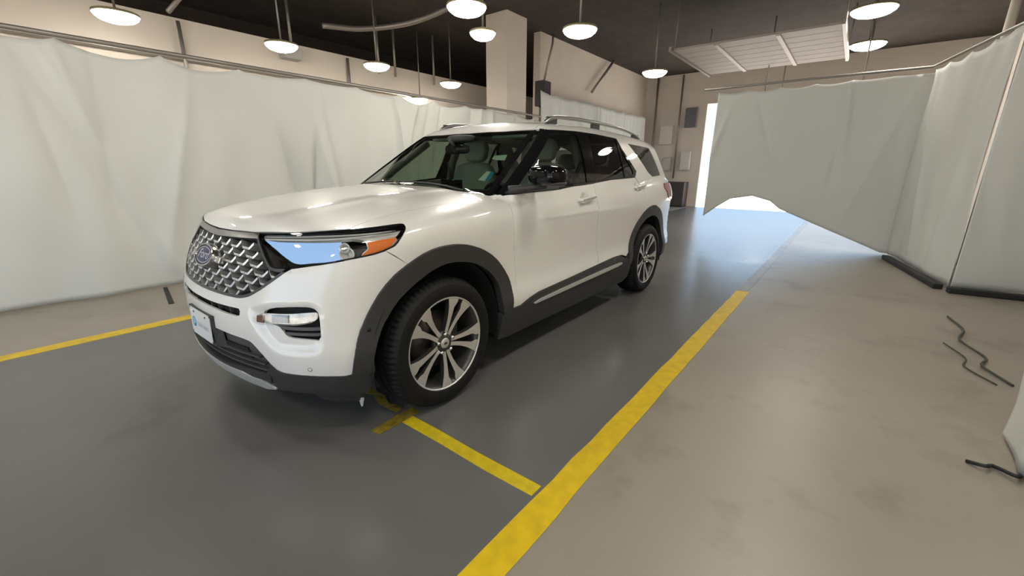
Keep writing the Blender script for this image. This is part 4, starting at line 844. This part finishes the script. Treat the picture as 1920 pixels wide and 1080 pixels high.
def spoke_mesh(sg):
    # (radius, inner edge angle, outer edge angle, face depth)
    rows = [(.056, 2.0, 27, -.026), (.085, 3.5, 19.5, -.024), (.13, 5.2, 16.5, -.020), (.18, 6.4, 16.9, -.014), (.213, 7.0, 18.2, -.010), (.240, 4.0, 19.6, -.006), (.268, 4.0, 21.0, -.003)]
    v = []; f = []; mi = []
    for r, a, b, y in rows:
        for an, yy in ((a, y), (b, y), (b-(1.5 if r > .08 else 0), y-.036), (a+(1.5 if r > .08 else 0), y-.036)):
            t = math.radians(sg*an); v.append((r*math.cos(t), yy, r*math.sin(t)))
    for i in range(len(rows)-1):
        for k in range(4): f.append((4*i+k, 4*i+4+k, 4*i+4+(k+1) % 4, 4*i+(k+1) % 4)); mi.append(0 if k == 0 else 1)
    f += [(0, 1, 2, 3), tuple(4*(len(rows)-1)+k for k in range(4))]; mi += [1, 1]
    me = bpy.data.meshes.new('spoke'); me.from_pydata(v, [], f); me.materials.append(M_alloy); me.materials.append(M_alloyd)
    for p, m_ in zip(me.polygons, mi): p.material_index = m_
    bm = bmesh.new(); bm.from_mesh(me); bmesh.ops.recalc_face_normals(bm, faces=bm.faces[:]); bm.to_mesh(me); bm.free(); return me
def make_wheel():
    w = lathe('wheel', [(.2745, -.006), (.2735, .001), (.269, .0015), (.264, -.004), (.256, -.010), (.247, -.030), (.238, -.070), (.233, -.120), (.233, -.22), (.262, -.235), (.262, -.012)], M_alloyd, None, 'y', 96, closed=True)
    w.data.materials.append(M_alloy)
    for p in w.data.polygons:
        rad = sum(math.hypot(w.data.vertices[i].co.x, w.data.vertices[i].co.z) for i in p.vertices)/len(p.vertices); yy = sum(w.data.vertices[i].co.y for i in p.vertices)/len(p.vertices)
        if rad > .2605 and yy > -.008: p.material_index = 1
    auto_smooth(w, 40)
    t = tyre_mesh(); t.parent = w
    ma, mb = spoke_mesh(1), spoke_mesh(-1)
    for k in range(5):
        for me in (ma, mb):
            o = bpy.data.objects.new('spoke', me); C.objects.link(o); o.parent = w; o.rotation_euler = (0, -math.radians(44.6+72*k), 0)
    lathe('hub', [(.0, -.022), (.030, -.022), (.040, -.024), (.062, -.028), (.070, -.034), (.072, -.07), (0, -.07)], M_alloyd, w, 'y', 40)
    lathe('centre_cap', [(0, -.014), (.022, -.0145), (.029, -.017), (.032, -.026)], M_alloy, w, 'y', 32)
    o = lathe('cap_mark', [(0, -.0125), (.012, -.013), (.014, -.0145)], M_alloyd, w, 'y', 24); o.data.transform(Matrix.Diagonal((1, 1, .6, 1)))
    for k in range(5):
        a = math.radians(44.6+43+72*k)
        lathe('lug_nut', [(0, -.004), (.007, -.005), (.0105, -.010), (.0115, -.030)], M_chr, w, 'y', 12, (.057*math.cos(a), 0, .057*math.sin(a)))
    lathe('brake_disc', [(.05, -.115), (.172, -.115), (.172, -.14), (.05, -.14)], mat('brake_steel', (.12, .10, .09), .45, .8), w, 'y', 48)
    bm = bmesh.new(); add_box(bm, (-.135, -.125, .05), (.07, .075, .15), None, .012); bmo('brake_caliper', bm, mat('caliper_grey', (.09, .075, .07), .5, .4), w)
    lathe('wheel_back', [(0, -.20), (.235, -.20), (.235, -.205), (0, -.205)], M_cav, w, 'y', 40)
    return w
def copy_tree(o):
    c = o.copy(); C.objects.link(c)
    for ch in [k for k in o.children]:
        d = ch.copy(); C.objects.link(d); d.parent = c
    return c
w0 = make_wheel()
for i, (x, sd) in enumerate(((0, 1), (-3.025, 1), (0, -1), (-3.025, -1))):
    w = w0 if i == 0 else copy_tree(w0)
    w.parent = car; w.location = (x+1.5, .9675*sd, ZC); w.rotation_euler = (0, 0, 0 if sd > 0 else math.pi)
# wheel wells, underbody
for x in (0, -3.035):
    for sd in (1, -1):
        v = []; f = []; n = 28
        for j in range(n+1):
            a = math.radians(-14+208*j/n); r = .475
            for y in (.945, .52): v.append((x+r*math.cos(a), y*sd, .395+r*math.sin(a)))
        for j in range(n): f.append((2*j, 2*j+1, 2*j+3, 2*j+2))
        v.append((x, .52*sd, .395)); c_ = len(v)-1
        for j in range(n): f.append((2*j+1, c_, 2*j+3))
        to_car(pyd('wheel_well', v, f, M_cav, None, True))
M_under = mat('underbody_black', (.012, .012, .012), .8)
bm = bmesh.new(); add_box(bm, (-1.6, 0, .33), (4.5, 1.0, .22)); add_box(bm, (-1.52, 0, .33), (2.0, 1.80, .2)); to_car(bmo('underbody', bm, M_under))
box_ = box('engine_bay', (.13, 0, .68), (.82, 1.0, .5), M_under); to_car(box_)
o = box('fuel_tank_shield', (-2.42, .78, .30), (.30, .22, .16), M_plast, None, .03); to_car(o)
# ------------------------------------------------------------------ car: mirrors, handles, rails, wipers
def superell(name, c, r, m, e=.55, n=28, k=16, rot=None):
    v = []; f = []; sg = lambda a, p: math.copysign(abs(a)**p, a)
    for i in range(k+1):
        ph = -math.pi/2+math.pi*i/k
        for j in range(n):
            th = 2*math.pi*j/n; q = Vector((r[0]*sg(math.cos(ph), e)*sg(math.cos(th), e), r[1]*sg(math.cos(ph), e)*sg(math.sin(th), e), r[2]*sg(math.sin(ph), e)))
            if rot: q = rot @ q
            v.append(Vector(c)+q)
    for i in range(k):
        for j in range(n): f.append((i*n+j, i*n+(j+1) % n, (i+1)*n+(j+1) % n, (i+1)*n+j))
    return pyd(name, v, f, m, None, True)
def make_mirror(sd, R):
    h = superell('door_mirror', (-.80, 1.085*sd, 1.302), (.085, .135, .062), mat('mirror_black', (.004, .004, .0045), .05, spec=.22), .62, rot=R); to_car(h)
    for v in h.data.vertices:      # outboard end drops towards the tip
        k = (abs(v.co.y)-1.085)/.135; v.co.z -= .012*max(k, 0)**2*(1 if v.co.z > 1.3 else -.2)
    sk = superell('mirror_skull', (-.81, 1.10*sd, 1.252), (.07, .115, .016), M_plast, .6, rot=R); to_car(sk); sk.parent = h; sk.matrix_parent_inverse = Matrix()
    bm = bmesh.new(); A = Vector((-.70, .885*sd, 1.208)); B = Vector((-.80, 1.08*sd, 1.236))
    add_tube(bm, [A+Vector((.02, -.02*sd, -.004)), A, (A+B)/2, B], [.030, .028, .022, .018], 12); arm = bmo('mirror_arm', bm, M_plast, None, True); to_car(arm); arm.parent = h; arm.matrix_parent_inverse = Matrix()
    b = panel('mirror_base', [(-.66, .87, 1.181), (-.90, .905, 1.19), (-1.2, .917, 1.197), (-1.19, .915, 1.213), (-.90, .902, 1.212), (-.70, .875, 1.203)], ('side',), M_plast, None, .03, lift=.012, flange=.02, gap=0, side=sd); to_car(b); b.parent = h; b.matrix_parent_inverse = Matrix()
    g = superell('mirror_glass', (-.885, 1.075*sd, 1.305), (.006, .112, .046), M_chr, .6, rot=R); to_car(g); g.parent = h; g.matrix_parent_inverse = Matrix()
def make_handles(sd):
    for (hx, hy, hz), dr in zip(HANDLES, (FD, RD)):
        d = dr[0 if sd > 0 else 1]
        o = superell('door_handle', (hx, (hy+.032)*sd, hz), (.128, .011, .016), M_paint, .6, rot=Matrix.Rotation(math.radians(4.5), 3, 'Y')); o.parent = d
        o2 = superell('handle_trim', (hx, (hy+.043)*sd, hz), (.118, .003, .006), M_chr, .6, rot=Matrix.Rotation(math.radians(4.5), 3, 'Y')); o2.parent = d
        for dx in (-.11, .11):
            o3 = superell('handle_mount', (hx+dx, (hy+.012)*sd, hz-dx*.08), (.014, .024, .014), M_paint, .6); o3.parent = d
for sd in (1, -1):
    R = Matrix.Rotation(math.radians(-14)*sd, 3, 'Z')
    if sd > 0: make_mirror(sd, R)
    make_handles(sd)
    # roof rail
    rp = [(-1.46, .60, 1.692), (-1.52, .60, 1.722), (-1.60, .60, 1.742), (-1.72, .60, 1.753), (-2.1, .60, 1.762), (-2.6, .60, 1.756), (-2.95, .60, 1.742), (-3.2, .60, 1.718), (-3.33, .60, 1.692), (-3.40, .60, 1.668)]
    bm = bmesh.new(); add_tube(bm, cr([(x, y*sd, z) for x, y, z in rp]), 0.016, 12); rr_ = bmo('roof_rail', bm, M_dchr, None, True); to_car(rr_)
    for x0, x1, z0, z1 in ((-1.50, -1.64, 1.69, 1.735), (-2.25, -2.40, 1.70, 1.75), (-3.20, -3.36, 1.66, 1.70)):
        o = box('rail_foot', ((x0+x1)/2, .60*sd, (z0+z1)/2), (x0-x1, .024, z1-z0+.02), M_plast, None, .006); to_car(o); o.parent = rr_; o.matrix_parent_inverse = Matrix()
    dt = panel('roof_ditch', [(-1.30, .618, 1.64), (-1.36, .614, 1.665), (-1.5, .606, 1.69), (-1.8, .602, 1.7), (-3.4, .597, 1.66), (-3.4, .612, 1.66), (-1.8, .616, 1.70), (-1.5, .622, 1.69), (-1.36, .630, 1.66), (-1.30, .634, 1.64)], ('top',), M_plast, None, .05, lift=-.004, flange=.01, gap=0, side=sd); to_car(dt)
part(panel('cowl', [(-.40, 0, 1.22), (-.43, .324, 1.21), (-.47, .5, 1.2), (-.54, .675, 1.18), (-.60, .765, 1.17), (-.66, .74, 1.2), (-.60, .55, 1.2), (-.53, .3, 1.2), (-.50, 0, 1.2), (-.53, -.3, 1.2), (-.60, -.55, 1.2), (-.66, -.74, 1.2), (-.60, -.765, 1.17), (-.54, -.675, 1.18), (-.47, -.5, 1.2), (-.43, -.324, 1.21)], ('top',), M_plast, None, .03, lift=-.012, flange=0, gap=-.006))
def wiper(pts):
    q = []
    for x, y in pts: P0 = cast_uv(('top',), [(x, y)]); N0 = grad(P0); q.append(tuple(P0[0]+N0[0]*.014))
    to_car(tube('wiper', q, .007, M_plast, None, 8))
wiper([(-.50, .62), (-.515, .45), (-.52, .3), (-.515, .1), (-.51, -.02)]); wiper([(-.51, -.12), (-.53, -.3), (-.57, -.5), (-.62, -.66)])
o = superell('roof_antenna', (-3.3, 0, 1.735), (.09, .02, .03), M_paint, .8); to_car(o)
# ------------------------------------------------------------------ car: cabin
def seat(x, y, w=.50, back=.62, hr=True, z=.62):
    s_ = superell('seat', (x+.10, y, z), (.27, w/2, .10), M_seat, .5); to_car(s_)
    R = Matrix.Rotation(math.radians(-14), 3, 'Y'); b = superell('backrest', (x-.22, y, z+.10+back/2), (.075, w/2, back/2), M_seat, .5, rot=R); b.parent = s_; b.matrix_parent_inverse = s_.matrix_parent_inverse.inverted() @ s_.matrix_parent_inverse
    if hr:
        h = superell('headrest', (x-.30, y, z+.10+back+.10), (.055, .135, .10), M_seat, .55, rot=R); h.parent = s_
        for dy in (-.06, .06):
            p = tube('headrest_post', [(x-.28, y+dy, z+back), (x-.30, y+dy, z+back+.12)], .007, M_sat, s_, 8)
    return s_
for y in (.40, -.40): seat(-1.45, y, .52, .60, z=.70)
for y in (.42, -.42): seat(-2.42, y, .50, .56, z=.72)
for y in (.36, -.36): seat(-3.15, y, .46, .46, z=.76)
o = box('cabin_floor', (-2.0, 0, .50), (3.2, 1.5, .06), M_int); to_car(o)
def dash_loft():
    ys = [-.78, -.7, -.4, 0, .4, .7, .78]; rings = []
    for y in ys:
        k = .05*abs(y)**2; z = 1.155-(.06 if abs(y) > .74 else 0)
        rings.append([(-.52-k, y, .60), (-.52-k, y, z-.02), (-.56-k, y, z), (-.85-k, y, z+.005), (-1.0-k, y, z-.03), (-1.05-k, y, z-.12), (-.98-k, y, .80), (-.9-k, y, .60)])
    return loft('dashboard', rings, M_int, None)
d_ = dash_loft(); to_car(d_)
o = box('centre_screen', (-1.0, 0, 1.17), (.03, .24, .16), M_gloss, None, .01); to_car(o)
ring_ = []
bm = bmesh.new(); RW = Matrix.Translation((-1.18, .40, 1.06)) @ Matrix.Rotation(math.radians(-66), 4, 'Y')
add_tube(bm, [RW @ Vector((.185*math.cos(a), .185*math.sin(a), 0)) for a in [2*math.pi*i/40 for i in range(41)]], .016, 10, False); sw = bmo('steering_wheel', bm, M_int, None, True); to_car(sw)
o = box('steering_hub', (-1.16, .40, 1.05), (.05, .30, .08), M_int, None, .02); o.parent = sw; o.matrix_parent_inverse = Matrix()
rm = superell('rear_view_mirror', (-1.08, 0, 1.49), (.03, .13, .038), M_gloss, .5); to_car(rm)
o = tube('mirror_stem', [(-1.06, 0, 1.50), (-1.0, 0, 1.56)], .014, M_int, rm); o.matrix_parent_inverse = Matrix()
o = superell('sensor_box', (-1.14, 0, 1.575), (.09, .12, .03), M_int, .6); to_car(o)
for y in (.37, -.37):
    o = superell('sun_visor', (-1.37, y, 1.592), (.075, .20, .013), mat('visor_grey', (.62, .63, .60), .7), .4); to_car(o)
part(panel('headliner', [(-1.32, .56, 1.6), (-2.4, .56, 1.7), (-3.5, .54, 1.65), (-3.5, -.54, 1.65), (-2.4, -.56, 1.7), (-1.32, -.56, 1.6)], ('top',), mat('headliner_grey', (.20, .195, .18), .9), None, .08, lift=-.05, flange=0, gap=0))
for nm, lp in (('door_trim', shrink3(front_door, WALL, .05)), ('door_trim', shrink3(rear_door, WALL, .05))):
    part(both(nm, lp, WALL, M_int, None, .06, lift=-.075, flange=0, gap=0))
for sd in (1, -1):
    o = tube('pillar_trim', [(-1.80, .68*sd, 1.60), (-1.76, .76*sd, 1.4), (-1.76, .82*sd, 1.2), (-1.78, .84*sd, .6)], .04, mat('pillar_grey', (.16, .16, .15), .8), None, 10); to_car(o)
    o = tube('pillar_trim', [(-.76, .78*sd, 1.15), (-1.04, .715*sd, 1.36), (-1.32, .635*sd, 1.56)], .03, MATS['pillar_grey'], None, 10); to_car(o)
    o = tube('seat_belt', [(-1.74, .80*sd, 1.40), (-1.70, .74*sd, 1.2), (-1.62, .62*sd, .8)], .018, M_int, None, 8); to_car(o)
# papers on the windscreen
M_mint = mat('paper_white', (.74, .80, .76), .6); M_pblue = mat('paper_blue', (.02, .28, .62), .5)
def sticker(name, k, m, lift, label):
    o = panel(name, f_[k], ('top',), m, None, .03, lift=lift, flange=.001, gap=0); to_car(o); return tag(o, label)
sticker('windscreen_paper', 'paper', M_mint, -.02, 'white printed slip behind the windscreen'); sticker('windscreen_paper', 'paper_blue', M_pblue, -.02, 'blue end of the slip behind the windscreen')
sticker('windscreen_sticker', 'paper_top', M_mint, -.008, 'pale sticker on the windscreen')
pv = [np.array(p) for p in f_['vin']]
o = pyd('number_strip', [(-.60, .655, 1.172), (-.60, .575, 1.176), (-.63, .577, 1.186), (-.63, .657, 1.182)], [(0, 1, 2, 3)], M_sat); to_car(o)
